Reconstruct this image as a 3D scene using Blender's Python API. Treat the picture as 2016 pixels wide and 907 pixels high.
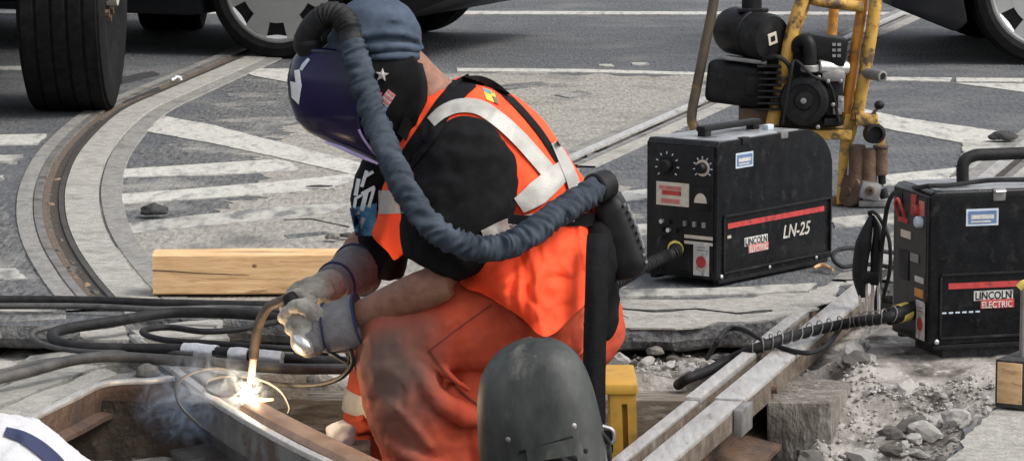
import bpy, bmesh, math, random
from mathutils import Vector as V, Matrix, noise
from mathutils.geometry import tessellate_polygon
from mathutils.bvhtree import BVHTree

for o in list(bpy.data.objects): bpy.data.objects.remove(o)
scene = bpy.context.scene
COL = scene.collection
R = math.radians
random.seed(7)

# ------------------------------------------------------------------ camera
F, CH, HOR = 7000.0, 1.4, -490.0            # focal length in photo pixels, eye height, horizon row
PITCH = math.atan((453.5 - HOR) / F)
cam = bpy.data.cameras.new('camera'); camo = bpy.data.objects.new('camera', cam); COL.objects.link(camo)
camo.location = (0, 0, CH); camo.rotation_euler = (math.pi / 2 - PITCH, 0, 0)
cam.sensor_width = 36; cam.lens = 36 * F / 2016; cam.clip_start = 0.1; cam.clip_end = 2000
scene.camera = camo
# ------------------------------------------------------------------ sky, sun, exposure
SUN_EL, SUN_AZ = R(50), R(112)               # azimuth clockwise from +Y: to the right of the camera, a little behind it
w = bpy.data.worlds.new('World'); scene.world = w; w.use_nodes = True
nt = w.node_tree; bg = nt.nodes['Background']
sky = nt.nodes.new('ShaderNodeTexSky'); sky.sky_type = 'NISHITA'; sky.sun_disc = False
sky.sun_elevation = SUN_EL; sky.sun_rotation = SUN_AZ; sky.dust_density = 4.0; sky.air_density = 1.0; sky.ozone_density = 1.0
hs = nt.nodes.new('ShaderNodeHueSaturation'); hs.inputs['Saturation'].default_value = 0.35
nt.links.new(sky.outputs[0], hs.inputs['Color']); nt.links.new(hs.outputs[0], bg.inputs[0])
bg.inputs[1].default_value = 0.15
sl = bpy.data.lights.new('sun', 'SUN'); sl.energy = 1.1; sl.angle = R(22); sl.color = (1.0, 0.955, 0.89)
so = bpy.data.objects.new('sun', sl); COL.objects.link(so)
sd = V((math.sin(SUN_AZ) * math.cos(SUN_EL), math.cos(SUN_AZ) * math.cos(SUN_EL), math.sin(SUN_EL)))
so.rotation_euler = sd.to_track_quat('Z', 'Y').to_euler(); so.location = sd * 30
scene.view_settings.view_transform = 'Standard'; scene.view_settings.look = 'None'
scene.view_settings.exposure = 0.6; scene.view_settings.gamma = 1
scene.render.resolution_x = 1024; scene.render.resolution_y = 460

# ------------------------------------------------------------------ photo measure helpers
RIGHT = V((1, 0, 0)); FWD = V((0, math.cos(PITCH), -math.sin(PITCH))); UP = V((0, math.sin(PITCH), math.cos(PITCH)))
EYE = V((0, 0, CH))
def ray(x, y): return RIGHT * ((x - 1008) / F) + UP * (-(y - 453.5) / F) + FWD
def G(x, y, z=0.0):
    d = ray(x, y); return EYE + d * ((z - CH) / d.z)
def P(x, y, Y):
    d = ray(x, y); return EYE + d * (Y / d.y)

# ------------------------------------------------------------------ materials
MATS = {}
def mat(name, col, rough=0.6, metal=0.0, col2=None, scale=18, var=0.18, bump=0.0, bscale=90, detail=6, lo=0.35, hi=0.65,
        spec=0.5, col3=None, scale3=4, lo3=0.5, hi3=0.62, coat=0.0, stretch=None, sheen=0.0, rvar=0.12, raw3=False):
    if name in MATS: return MATS[name]
    m = bpy.data.materials.new(name); m.use_nodes = True; MATS[name] = m
    t = m.node_tree; N = t.nodes; L = t.links; b = N['Principled BSDF']
    tc = N.new('ShaderNodeTexCoord'); vec = tc.outputs['Object']
    if stretch:
        mp = N.new('ShaderNodeMapping'); mp.inputs['Scale'].default_value = stretch
        L.new(vec, mp.inputs['Vector']); vec = mp.outputs[0]
    n1 = N.new('ShaderNodeTexNoise'); n1.inputs['Scale'].default_value = scale; n1.inputs['Detail'].default_value = detail
    n1.inputs['Roughness'].default_value = 0.62
    L.new(vec, n1.inputs['Vector'])
    c = V(col[:3])
    c2 = V(col2[:3]) if col2 else c * (1 + var)
    c1 = c if col2 else c * (1 - var)
    cr = N.new('ShaderNodeValToRGB'); cr.color_ramp.elements[0].position = lo; cr.color_ramp.elements[1].position = hi
    cr.color_ramp.elements[0].color = (*c1, 1); cr.color_ramp.elements[1].color = (*c2, 1)
    L.new(n1.outputs['Fac'], cr.inputs[0]); out = cr.outputs[0]
    if col3:
        n3 = N.new('ShaderNodeTexNoise'); n3.inputs['Scale'].default_value = scale3; n3.inputs['Detail'].default_value = 8
        n3.inputs['Roughness'].default_value = 0.65
        L.new(tc.outputs['Object'] if raw3 else vec, n3.inputs['Vector'])
        r3 = N.new('ShaderNodeMapRange'); r3.inputs['From Min'].default_value = lo3; r3.inputs['From Max'].default_value = hi3
        L.new(n3.outputs['Fac'], r3.inputs['Value'])
        mx = N.new('ShaderNodeMix'); mx.data_type = 'RGBA'
        L.new(r3.outputs[0], mx.inputs['Factor']); L.new(out, mx.inputs[6]); mx.inputs[7].default_value = (*col3, 1); out = mx.outputs[2]
    L.new(out, b.inputs['Base Color'])
    rr = N.new('ShaderNodeMapRange'); rr.inputs['To Min'].default_value = max(0.02, rough - rvar); rr.inputs['To Max'].default_value = min(1, rough + rvar)
    L.new(n1.outputs['Fac'], rr.inputs['Value']); L.new(rr.outputs[0], b.inputs['Roughness'])
    b.inputs['Metallic'].default_value = metal
    b.inputs['Specular IOR Level'].default_value = spec
    if coat: b.inputs['Coat Weight'].default_value = coat; b.inputs['Coat Roughness'].default_value = 0.08
    if sheen: b.inputs['Sheen Weight'].default_value = sheen
    if bump:
        n2 = N.new('ShaderNodeTexNoise'); n2.inputs['Scale'].default_value = bscale; n2.inputs['Detail'].default_value = 5
        L.new(vec, n2.inputs['Vector'])
        bp = N.new('ShaderNodeBump'); bp.inputs['Strength'].default_value = bump; bp.inputs['Distance'].default_value = 0.01
        L.new(n2.outputs['Fac'], bp.inputs['Height']); L.new(bp.outputs[0], b.inputs['Normal'])
    return m

asphalt = mat('asphalt', (.045, .049, .055), .9, scale=60, col2=(.14, .145, .152), lo=.30, hi=.72, col3=(.17, .168, .162), scale3=2.2, lo3=.48, hi3=.76, bump=.8, bscale=80, detail=5, stretch=(1, .22, 1), spec=.3, raw3=True)
asphalt_old = mat('old_asphalt', (.042, .044, .048), .95, scale=60, col2=(.18, .18, .177), lo=.32, hi=.70, col3=(.30, .29, .265), scale3=3.0, lo3=.50, hi3=.70, bump=.9, bscale=80, detail=5, stretch=(1, .22, 1), spec=.25, raw3=True)
worn_paving = mat('worn_paving', (.17, .162, .143), .95, scale=60, col2=(.35, .333, .295), lo=.3, hi=.66, col3=(.115, .113, .11), scale3=3.0, lo3=.52, hi3=.72, bump=.7, bscale=80, detail=6, stretch=(1, .25, 1), spec=.25, raw3=True)
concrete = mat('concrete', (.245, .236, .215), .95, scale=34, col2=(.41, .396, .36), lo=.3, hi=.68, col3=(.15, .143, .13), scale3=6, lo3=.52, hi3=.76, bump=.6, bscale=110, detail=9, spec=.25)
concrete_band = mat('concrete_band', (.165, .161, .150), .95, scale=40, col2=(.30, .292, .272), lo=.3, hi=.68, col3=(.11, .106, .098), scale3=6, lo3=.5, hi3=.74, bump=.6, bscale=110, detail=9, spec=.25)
paint = mat('road_paint', (.36, .352, .32), .85, scale=60, col2=(.50, .49, .45), lo=.3, hi=.6, col3=(.22, .218, .21), scale3=20, lo3=.50, hi3=.68, bump=.3, bscale=140, detail=9, spec=.3, stretch=(1, .3, 1))
paint_worn = mat('worn_road_paint', (.30, .29, .262), .9, scale=60, col2=(.43, .42, .38), lo=.3, hi=.6, col3=(.16, .16, .156), scale3=15, lo3=.47, hi3=.60, bump=.3, bscale=140, detail=9, stretch=(1, .3, 1), spec=.3)
dirt = mat('dirt', (.045, .038, .030), .95, scale=8, col2=(.37, .35, .32), lo=.36, hi=.60, col3=(.42, .40, .37), scale3=36, lo3=.56, hi3=.66, bump=1.0, bscale=50, detail=9, spec=.2)
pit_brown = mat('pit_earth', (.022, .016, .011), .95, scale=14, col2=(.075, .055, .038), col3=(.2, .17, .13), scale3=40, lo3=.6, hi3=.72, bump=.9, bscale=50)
stone_pale = mat('pale_stone', (.40, .385, .36), .9, scale=30, col2=(.60, .58, .55), bump=.6, bscale=70)
stone_dark = mat('dark_stone', (.10, .095, .088), .9, scale=30, col2=(.2, .19, .17), bump=.6, bscale=70)
tar_black = mat('tar_lump', (.018, .018, .018), .8, scale=60, col2=(.05, .05, .05), bump=.8, bscale=80)
steel_rail = mat('rail_steel', (.44, .425, .40), .45, .55, scale=26, col2=(.64, .625, .60), col3=(.20, .14, .10), scale3=13, lo3=.55, hi3=.72, stretch=(3, .5, 3), bump=.15)
steel_worn = mat('flush_rail_steel', (.17, .165, .155), .5, .5, scale=20, col2=(.30, .29, .275), col3=(.10, .075, .05), scale3=9, lo3=.5, hi3=.68)
rust = mat('rusted_steel', (.075, .042, .026), .85, .1, scale=24, col2=(.17, .105, .07), col3=(.07, .05, .04), scale3=12, bump=.4)
bar_rust = mat('fresh_bar_steel', (.27, .145, .075), .45, .35, scale=14, col2=(.40, .25, .16), col3=(.17, .09, .05), scale3=9, lo3=.5, hi3=.75)
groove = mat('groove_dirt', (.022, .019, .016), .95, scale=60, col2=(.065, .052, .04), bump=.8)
groove_rust = mat('groove_rust', (.07, .05, .035), .95, scale=50, col2=(.16, .12, .09), bump=.8)
timber = mat('sawn_timber', (.55, .335, .155), .8, scale=9, col2=(.74, .50, .27), col3=(.26, .14, .06), scale3=7, lo3=.55, hi3=.70, detail=9, stretch=(.9, 5, 9), bump=.25, bscale=60)
tie_wood = mat('tie_timber', (.10, .082, .062), .9, scale=9, col2=(.22, .185, .145), col3=(.33, .30, .26), scale3=6, stretch=(1.5, 8, 8), bump=.5)
rubber = mat('black_rubber', (.009, .009, .010), .62, scale=40, col2=(.022, .022, .023), col3=(.07, .066, .06), scale3=11, lo3=.58, hi3=.86, bump=.15, spec=.22)
cable_grey = mat('dusty_cable', (.03, .03, .031), .6, scale=30, col2=(.075, .073, .07), col3=(.17, .16, .145), scale3=9, lo3=.5, hi3=.8)
tyre_mat = mat('tyre_rubber', (.006, .006, .007), .85, scale=40, col2=(.013, .013, .014), col3=(.024, .023, .022), scale3=5, lo3=.5, hi3=.8, spec=.12)
tape = mat('silver_tape', (.55, .56, .58), .35, .5, scale=50, col2=(.72, .73, .75), bump=.4, bscale=60)
skin = mat('skin', (.19, .090, .056), .55, scale=34, col2=(.30, .148, .094), detail=9, bump=.12, bscale=200, spec=.4)
hair = mat('hair', (.012, .01, .008), .8)
shirt_black = mat('black_shirt', (.0045, .0045, .005), .9, scale=30, col2=(.011, .011, .012), bump=.08, bscale=260, spec=.12)
vest_orange = mat('vest_orange', (.97, .074, .020), .75, scale=14, col2=(1.0, .102, .032), bump=.06, bscale=420, spec=.25)
stripe_mat = mat('reflective_stripe', (.36, .345, .315), .5, .1, scale=30, col2=(.45, .435, .40), bump=.15, bscale=200)
trouser = mat('work_trousers', (.42, .058, .027), .88, scale=11, col2=(.54, .088, .042), col3=(.24, .06, .038), scale3=6, lo3=.50, hi3=.74, detail=8, bump=.08, bscale=260, spec=.2)
knee_dirt = mat('dirty_trousers', (.19, .12, .09), .9, scale=11, col2=(.28, .19, .15), col3=(.09, .07, .06), scale3=6, bump=.35, bscale=260, spec=.2)
denim = mat('blue_cloth', (.036, .050, .073), .85, scale=16, col2=(.074, .098, .136), bump=.08, bscale=300, spec=.2)
denim_dark = mat('hose_cloth', (.022, .030, .041), .85, scale=18, col2=(.056, .071, .093), bump=.10, bscale=260, spec=.25)
visor = mat('visor_purple', (.0035, .002, .020), .22, scale=3, col2=(.009, .0045, .046), coat=.05, spec=.4, rvar=.05)
visor_edge_glow = mat('visor_rim_glow', (.58, .48, .88), .25, scale=10, spec=.8)  # edge coloured pale violet for the glow of light along it
black_plastic = mat('black_plastic', (.006, .006, .0065), .5, scale=25, col2=(.015, .015, .016), col3=(.045, .043, .04), scale3=9, lo3=.57, hi3=.88, spec=.22)
black_case = mat('black_case', (.0035, .004, .0048), .26, scale=22, col2=(.009, .0098, .011), col3=(.045, .043, .04), scale3=26, lo3=.56, hi3=.80, bump=.06, bscale=160, detail=12, spec=.25)
web = mat('black_webbing', (.005, .005, .006), .88, scale=60, col2=(.010, .010, .011), bump=.3, bscale=300, spec=.15)
glove_grey = mat('glove_suede', (.14, .137, .142), .9, scale=30, col2=(.22, .215, .22), bump=.4, bscale=200, spec=.2)
glove_pale = mat('glove_leather', (.29, .272, .235), .85, scale=16, col2=(.45, .425, .375), col3=(.13, .12, .10), scale3=15, lo3=.48, hi3=.68, detail=9, bump=.35, bscale=120, spec=.3)
navy = mat('navy_trim', (.018, .024, .07), .8)
white_mat = mat('white_print', (.76, .76, .75), .5, scale=60, var=.08)
blue_print = mat('blue_print', (.03, .17, .35), .6, scale=40, col2=(.13, .4, .62))
red_mat = mat('red_print', (.55, .03, .035), .5, scale=60, var=.15)
cream = mat('cream_label', (.56, .50, .41), .6, scale=40, var=.12, col3=(.30, .25, .2), scale3=20, lo3=.58, hi3=.75)
yellow_tape = mat('yellow_tape', (.56, .45, .09), .5, scale=40, var=.15)
yellow_paint = mat('yellow_paint', (.50, .27, .04), .55, scale=20, col2=(.60, .37, .085), col3=(.10, .06, .03), scale3=19, lo3=.49, hi3=.60, bump=.25, bscale=60)
orange_paint = mat('orange_paint', (.52, .2, .02), .5, scale=20, col2=(.62, .27, .04), col3=(.2, .09, .03), scale3=12)
yellow_plastic = mat('yellow_plastic', (.44, .24, .022), .6, scale=12, col2=(.54, .32, .05), col3=(.22, .13, .04), scale3=11, lo3=.50, hi3=.72, detail=9)
engine_black = mat('engine_black', (.005, .005, .0055), .5, .05, scale=25, col2=(.014, .014, .015), col3=(.06, .054, .046), scale3=14, lo3=.58, hi3=.8, spec=.22)
alu = mat('aluminium', (.5, .5, .48), .4, .8, scale=30, col2=(.66, .66, .65))
grey_metal = mat('grey_metal', (.2, .195, .185), .5, .6, scale=30, col2=(.33, .32, .31))
shell_grey = mat('helmet_shell', (.014, .017, .017), .55, scale=9, col2=(.075, .08, .074), lo=.33, hi=.66, col3=(.20, .19, .165), scale3=13, lo3=.55, hi3=.78, detail=10, spec=.35, stretch=(1, 1, .5), bump=.06, bscale=120)
lens_black = mat('dark_lens', (.004, .004, .006), .08, spec=.8)
hub_grey = mat('hubcap_silver', (.40, .40, .385), .4, .35, scale=20, col2=(.42, .42, .41))
hub_bright = mat('hubcap_bright', (.78, .79, .80), .35, .1, scale=20, var=.08)
truck_rim = mat('truck_rim', (.42, .40, .35), .6, .05, scale=18, col2=(.55, .525, .47), col3=(.15, .12, .09), scale3=10)
car_dark = mat('dark_car_paint', (.005, .0055, .007), .45, .0, coat=.1, scale=10, spec=.25)
car_grey = mat('black_car_trim', (.012, .012, .013), .6, scale=10)
glass_dark = mat('car_glass', (.01, .012, .014), .06, spec=.8)
white_body = mat('white_truck_body', (.55, .55, .54), .5, scale=8, var=.1)
white_shirt = mat('white_shirt', (.50, .50, .515), .85, scale=20, var=.07, bump=.2, bscale=250)
rag_white = mat('white_rag', (.68, .69, .72), .9, scale=20, var=.1)
sticker_blue = mat('blue_sticker', (.10, .16, .30), .5, scale=60, var=.2)
sticker_pale = mat('pale_sticker', (.48, .55, .62), .5, scale=60, var=.1)
star_grey = mat('star_sticker', (.34, .31, .28), .5, scale=60, var=.15)
flag_red = mat('flag_sticker', (.5, .16, .14), .5, scale=60, var=.2)
jeans = mat('dark_jeans', (.03, .035, .05), .9, scale=16, col2=(.05, .06, .08))

# ------------------------------------------------------------------ mesh helpers
def empty(name, loc=(0, 0, 0), rz=0.0):
    o = bpy.data.objects.new(name, None); COL.objects.link(o); o.location = loc; o.rotation_euler = (0, 0, rz)
    o.empty_display_size = 0.05
    o['_org'] = list(loc); return o
def tag(o, label, cat=None, group=None, kind=None):
    if label: o['label'] = label
    if cat: o['category'] = cat
    if group: o['group'] = group
    if kind: o['kind'] = kind
    return o
def catmull(pts, n=8):
    pts = [V(p) for p in pts]
    if len(pts) < 3: return [pts[0].lerp(pts[1], i / n) for i in range(n + 1)]
    out = []
    for i in range(len(pts) - 1):
        p0 = pts[max(0, i - 1)]; p1 = pts[i]; p2 = pts[i + 1]; p3 = pts[min(len(pts) - 1, i + 2)]
        if i == 0: p0 = p1 * 2 - p2
        if i == len(pts) - 2: p3 = p2 * 2 - p1
        for k in range(n):
            t = k / n
            out.append(0.5 * ((2 * p1) + (p2 - p0) * t + (2 * p0 - 5 * p1 + 4 * p2 - p3) * t * t + (3 * p1 - p0 - 3 * p2 + p3) * t ** 3))
    out.append(pts[-1]); return out
def lerpk(keys, t):                      # piecewise linear over equally spaced keys
    if not isinstance(keys, (list, tuple)): return keys
    f = t * (len(keys) - 1); i = min(int(f), len(keys) - 2); return keys[i] + (keys[i + 1] - keys[i]) * (f - i)

class MB:
    def __init__(s): s.v = []; s.f = []
    def add(s, vs, fs):
        b = len(s.v); s.v += [V(p) for p in vs]; s.f += [tuple(b + i for i in f) for f in fs]; return s
    def box(s, c, size, rot=None, bev=0.0, seg=2):
        bm = bmesh.new(); bmesh.ops.create_cube(bm, size=1)
        for v in bm.verts: v.co = V((v.co.x * size[0], v.co.y * size[1], v.co.z * size[2]))
        if bev: bmesh.ops.bevel(bm, geom=bm.edges[:], offset=bev, segments=seg, affect='EDGES', profile=.6)
        M3 = rot if rot else Matrix.Identity(3)
        bm.verts.index_update()
        s.add([M3 @ v.co + V(c) for v in bm.verts], [[v.index for v in f.verts] for f in bm.faces]); bm.free(); return s
    def rings(s, rs, cap=True, closed=True):
        n = len(rs[0]); vs = [p for r in rs for p in r]; fs = []
        for i in range(len(rs) - 1):
            for j in range(n if closed else n - 1):
                k = (j + 1) % n; fs.append((i * n + j, i * n + k, (i + 1) * n + k, (i + 1) * n + j))
        if cap: fs.append(tuple(reversed(range(n)))); fs.append(tuple((len(rs) - 1) * n + j for j in range(n)))
        return s.add(vs, fs)
    def tube(s, pts, r, n=10, sub=8, cap=True, wob=0.0, wscale=30, seed=0):
        path = catmull(pts, sub) if sub else [V(p) for p in pts]
        rs = []; up = None; m = len(path)
        for i, p in enumerate(path):
            t = (path[min(i + 1, m - 1)] - path[max(i - 1, 0)]).normalized()
            if up is None: up = V((0, 0, 1)) if abs(t.z) < .9 else V((1, 0, 0))
            a = t.cross(up)
            if a.length < 1e-6: a = t.cross(V((0, 1, 0)))
            a.normalize(); b = a.cross(t).normalized(); up = b
            rad = lerpk(r, i / (m - 1)); ring = []
            for j in range(n):
                an = 2 * math.pi * j / n; d = a * math.cos(an) + b * math.sin(an)
                q = rad
                if wob: q += wob * (noise.noise((p + d * rad) * wscale + V((seed, 0, 0))) + .5 * noise.noise((p + d * rad) * wscale * 2.3))
                ring.append(p + d * q)
            rs.append(ring)
        return s.rings(rs, cap)
    def lathe(s, prof, o, axis, n=24, ref=None):
        axis = V(axis).normalized(); o = V(o)
        a = axis.orthogonal().normalized() if ref is None else V(ref).normalized(); b = axis.cross(a)
        rs = [[o + axis * h + (a * math.cos(2 * math.pi * j / n) + b * math.sin(2 * math.pi * j / n)) * max(r, 1e-4) for j in range(n)] for r, h in prof]
        return s.rings(rs, True)
    def cyl(s, p0, p1, r, n=18, bev=0.0):
        p0 = V(p0); p1 = V(p1); L = (p1 - p0).length
        pr = [(r, 0), (r, L)] if not bev else [(r - bev, 0), (r, bev), (r, L - bev), (r - bev, L)]
        return s.lathe(pr, p0, p1 - p0, n)
    def prism(s, poly, fn0, fn1):            # poly of (a,b); fn maps to 3D for the two ends
        n = len(poly); vs = [fn0(*p) for p in poly] + [fn1(*p) for p in poly]
        fs = [(i, (i + 1) % n, n + (i + 1) % n, n + i) for i in range(n)]
        tri = tessellate_polygon([[V((p[0], p[1], 0)) for p in poly]])
        return s.add(vs, fs + [tuple(t) for t in tri] + [tuple(n + i for i in reversed(t)) for t in tri])
    def ell(s, c, rx, ry, rz, nu=20, nv=12, rot=None):
        rs = []
        for i in range(nv + 1):
            ph = -math.pi / 2 + math.pi * i / nv; q = max(math.cos(ph), .02)
            rg = [V((rx * q * math.cos(2 * math.pi * j / nu), ry * q * math.sin(2 * math.pi * j / nu), rz * math.sin(ph))) for j in range(nu)]
            rs.append([(rot @ p if rot else p) + V(c) for p in rg])
        return s.rings(rs, True)
    def mesh(s, name='m'):
        me = bpy.data.meshes.new(name); me.from_pydata([tuple(p) for p in s.v], [], s.f); me.validate(); return me
    def build(s, name, m, parent=None, smooth=True, angle=40, bevel=0.0, seg=2, local=False, fix=True):
        off = V((0, 0, 0))
        if parent is not None and not local: off = V(parent.get('_org', (0, 0, 0)))
        vs = [p - off for p in s.v]
        me = bpy.data.meshes.new(name); me.from_pydata([tuple(p) for p in vs], [], s.f); me.validate()
        if fix or bevel:
            bm = bmesh.new(); bm.from_mesh(me)
            if fix: bmesh.ops.recalc_face_normals(bm, faces=bm.faces[:])
            if bevel:
                es = [e for e in bm.edges if len(e.link_faces) == 2 and e.calc_face_angle(0) > R(35)]
                bmesh.ops.bevel(bm, geom=es, offset=bevel, segments=seg, affect='EDGES', profile=.6, clamp_overlap=True)
            bm.to_mesh(me); bm.free()
        if smooth:
            for p in me.polygons: p.use_smooth = True
            me.set_sharp_from_angle(angle=R(angle))
        o = bpy.data.objects.new(name, me); COL.objects.link(o)
        if m: me.materials.append(m)
        if parent is not None:
            o.parent = parent; o['_org'] = list(parent.get('_org', (0, 0, 0)))
        else: o['_org'] = [0, 0, 0]
        return o
def remesh(mb, voxel, smooth_it=6, fn=None):        # unite overlapping lofts into one continuous surface
    me = mb.mesh('tmp'); bm = bmesh.new(); bm.from_mesh(me); bmesh.ops.recalc_face_normals(bm, faces=bm.faces[:]); bm.to_mesh(me); bm.free()
    o = bpy.data.objects.new('tmp', me); COL.objects.link(o)
    md = o.modifiers.new('r', 'REMESH'); md.mode = 'VOXEL'; md.voxel_size = voxel
    ms = o.modifiers.new('s', 'SMOOTH'); ms.iterations = smooth_it; ms.factor = .5
    dg = bpy.context.evaluated_depsgraph_get(); dg.update()
    em = bpy.data.meshes.new_from_object(o.evaluated_get(dg))
    out = MB(); ns = [v.normal.copy() for v in em.vertices]
    out.v = [v.co.copy() for v in em.vertices]; out.f = [tuple(p.vertices) for p in em.polygons]
    if fn: out.v = [p + n * fn(p, n) for p, n in zip(out.v, ns)]
    bpy.data.objects.remove(o); bpy.data.meshes.remove(em); bpy.data.meshes.remove(me)
    return out
def folds(amp, scale, sx=1, sy=1, sz=1, seed=0.0, ridged=True):
    def fn(p, n):
        q = V((p.x * sx, p.y * sy, p.z * sz)) * scale + V((seed, seed * 1.7, 0))
        q += V((noise.noise(q * .6), noise.noise(q * .6 + V((9, 0, 0))), 0)) * .8
        a = noise.noise(q); b = noise.noise(q * 2.3)
        if ridged: a = .5 - abs(a) * 1.6
        return amp * (a + .4 * b)
    return fn
class Surf:
    def __init__(s, *mbs):
        vs = []; fs = []
        for m in mbs:
            b = len(vs); vs += m.v; fs += [tuple(b + i for i in f) for f in m.f]
        s.t = BVHTree.FromPolygons(vs, fs)
    def hit(s, x, y, eps):
        d = ray(x, y).normalized(); h = s.t.ray_cast(EYE, d)
        if h[0] is None: return None
        return h[0] - d * eps
def sheet_from_grid(g, th=.003):
    m = MB(); nr = len(g); nc = len(g[0]); back = V((0, th, 0))
    vs = [p for r in g for p in r]; vs2 = [p + back for p in vs]; b = nr * nc; fs = []
    I = lambda i, j: i * nc + j
    for i in range(nr - 1):
        for j in range(nc - 1):
            fs.append((I(i, j), I(i, j + 1), I(i + 1, j + 1), I(i + 1, j))); fs.append((b + I(i, j), b + I(i + 1, j), b + I(i + 1, j + 1), b + I(i, j + 1)))
    for i in range(nr - 1):
        fs.append((I(i, 0), I(i + 1, 0), b + I(i + 1, 0), b + I(i, 0))); fs.append((I(i, nc - 1), b + I(i, nc - 1), b + I(i + 1, nc - 1), I(i + 1, nc - 1)))
    for j in range(nc - 1):
        fs.append((I(0, j), b + I(0, j), b + I(0, j + 1), I(0, j + 1))); fs.append((I(nr - 1, j), I(nr - 1, j + 1), b + I(nr - 1, j + 1), b + I(nr - 1, j)))
    return m.add(vs + vs2, fs)
def strip_on(surf, pts, width, eps=.003, th=.006, sub=14, na=8):   # a band sewn onto a surface
    path = catmull([V((x, y, 0)) for x, y in pts], sub); m = len(path); g = []; last = None
    for i, p in enumerate(path):
        t = (path[min(i + 1, m - 1)] - path[max(i - 1, 0)]).normalized(); n = V((-t.y, t.x, 0)); wd = lerpk(width, i / (m - 1)); row = []
        for k in range(na + 1):
            q = p + n * wd * (k / na - .5); h = surf.hit(q.x, q.y, eps)
            if h is None: h = P(q.x, q.y, last.y if last else 7.6)
            last = h; row.append(h)
        g.append(row)
    return sheet_from_grid(g, th)
def quad_on(surf, c4, n=6, eps=.003, th=.003):
    a, b, c, d = [V((x, y, 0)) for x, y in c4]; g = []; last = None
    for i in range(n + 1):
        row = []
        for j in range(n + 1):
            q = a.lerp(b, j / n).lerp(d.lerp(c, j / n), i / n); h = surf.hit(q.x, q.y, eps)
            if h is None: h = P(q.x, q.y, last.y if last else 7.6)
            last = h; row.append(h)
        g.append(row)
    return sheet_from_grid(g, th)
def patch(rows, sub=5, th=.004, fold=None):           # free-hanging cloth: rows of (px, py, depth)
    g = [catmull([P(*q) for q in r], sub) for r in rows]
    g = [list(c) for c in zip(*[catmull([g[i][j] for i in range(len(g))], sub) for j in range(len(g[0]))])]
    if fold: g = [[p + V((0, fold(p, None), 0)) for p in r] for r in g]
    return sheet_from_grid(g, th)
def ragged(poly, step=.035, amp=.008, seed=0):
    out = []; n = len(poly)
    for i in range(n):
        a = poly[i]; b = poly[(i + 1) % n]; L = (b - a).length; k = max(1, min(400, int(L / step))); d = (b - a); nn = V((-d.y, d.x, 0)).normalized() if L else V((0, 0, 0))
        for j in range(k):
            p = a.lerp(b, j / k); q = p * 9 + V((seed, 0, 0))
            out.append(p + nn * amp * (2 * noise.noise(q) + 1.2 * noise.noise(q * 3.1) + (2.5 * noise.noise(q * .28) if amp > .015 else 0)) + nn * random.uniform(-.3, .3) * amp)
    return out
def ground_sheet(name, px, z, m, amp=.008, step=.035, seed=0, kind='structure', parent=None):
    poly = ragged([G(x, y, z) for x, y in px], step, amp, seed)
    tri = tessellate_polygon([poly]); mb = MB().add(poly, [tuple(t) for t in tri])
    for i, f in enumerate(mb.f):
        a, b, c = (mb.v[k] for k in f)
        if (b - a).cross(c - a).z < 0: mb.f[i] = f[::-1]
    n = len(poly); low = [V((p.x, p.y, -.001)) for p in poly]; sg = sum((poly[i].x * poly[(i + 1) % n].y - poly[(i + 1) % n].x * poly[i].y) for i in range(n))
    mb.add(poly + low, [((i, n + i, n + (i + 1) % n, (i + 1) % n) if sg > 0 else (i, (i + 1) % n, n + (i + 1) % n, n + i)) for i in range(n)])
    o = mb.build(name, m, parent, smooth=False, fix=False)
    if kind and parent is None: o['kind'] = kind
    return o
def text(txt, size, m, M4, parent, name='lettering', shear=0.0, ext=.0006, bold=0.0, width=None):
    cu = bpy.data.curves.new('t', 'FONT'); cu.body = txt; cu.size = size; cu.extrude = ext; cu.shear = shear; cu.offset = bold
    cu.resolution_u = 3
    o = bpy.data.objects.new('t', cu); COL.objects.link(o)
    dg = bpy.context.evaluated_depsgraph_get(); dg.update()
    me = bpy.data.meshes.new_from_object(o.evaluated_get(dg)); bpy.data.objects.remove(o)
    xs = [v.co.x for v in me.vertices]
    k = width / (max(xs) - min(xs)) if width else 1.0
    for v in me.vertices: v.co.x = (v.co.x - min(xs)) * k
    me.transform(M4); me.materials.clear(); me.materials.append(m)
    q = bpy.data.objects.new(name, me); COL.objects.link(q); q.parent = parent; q['_org'] = list(parent.get('_org', (0, 0, 0))); return q

# ================================================================== THE GROUND
def smooth(a, b, x):
    t = max(0, min(1, (x - a) / (b - a))); return t * t * (3 - 2 * t)
hole_px = [(-420, 655), (-150, 648), (0, 640), (110, 643), (175, 632), (300, 628), (430, 628), (560, 636), (700, 642), (900, 640), (1100, 640), (1215, 646),
           (1330, 648), (1440, 640), (1500, 634), (1560, 622), (1620, 592), (1665, 566), (1720, 556), (1790, 560), (1960, 566), (2150, 600), (2260, 660), (2150, 720), (2016, 768), (1960, 800), (1905, 850),
           (1862, 907), (1820, 1010), (1760, 1250), (1000, 1500), (0, 1500), (-900, 1300), (-900, 900)]
hole = ragged([G(x, y) for x, y in hole_px], .03, .010, 3)
BIG = 700
outer = [V((-BIG, -BIG, 0)), V((BIG, -BIG, 0)), V((BIG, BIG, 0)), V((-BIG, BIG, 0))]
tri = tessellate_polygon([outer, hole[::-1]])
mb = MB(); allv = outer + hole[::-1]
mb.add(allv, [tuple(t) for t in tri])
for i, f in enumerate(mb.f):
    a, b, c = (mb.v[k] for k in f)
    if (b - a).cross(c - a).z < 0: mb.f[i] = f[::-1]
road = mb.build('road', asphalt, smooth=False, fix=False); road['kind'] = 'structure'
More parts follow.
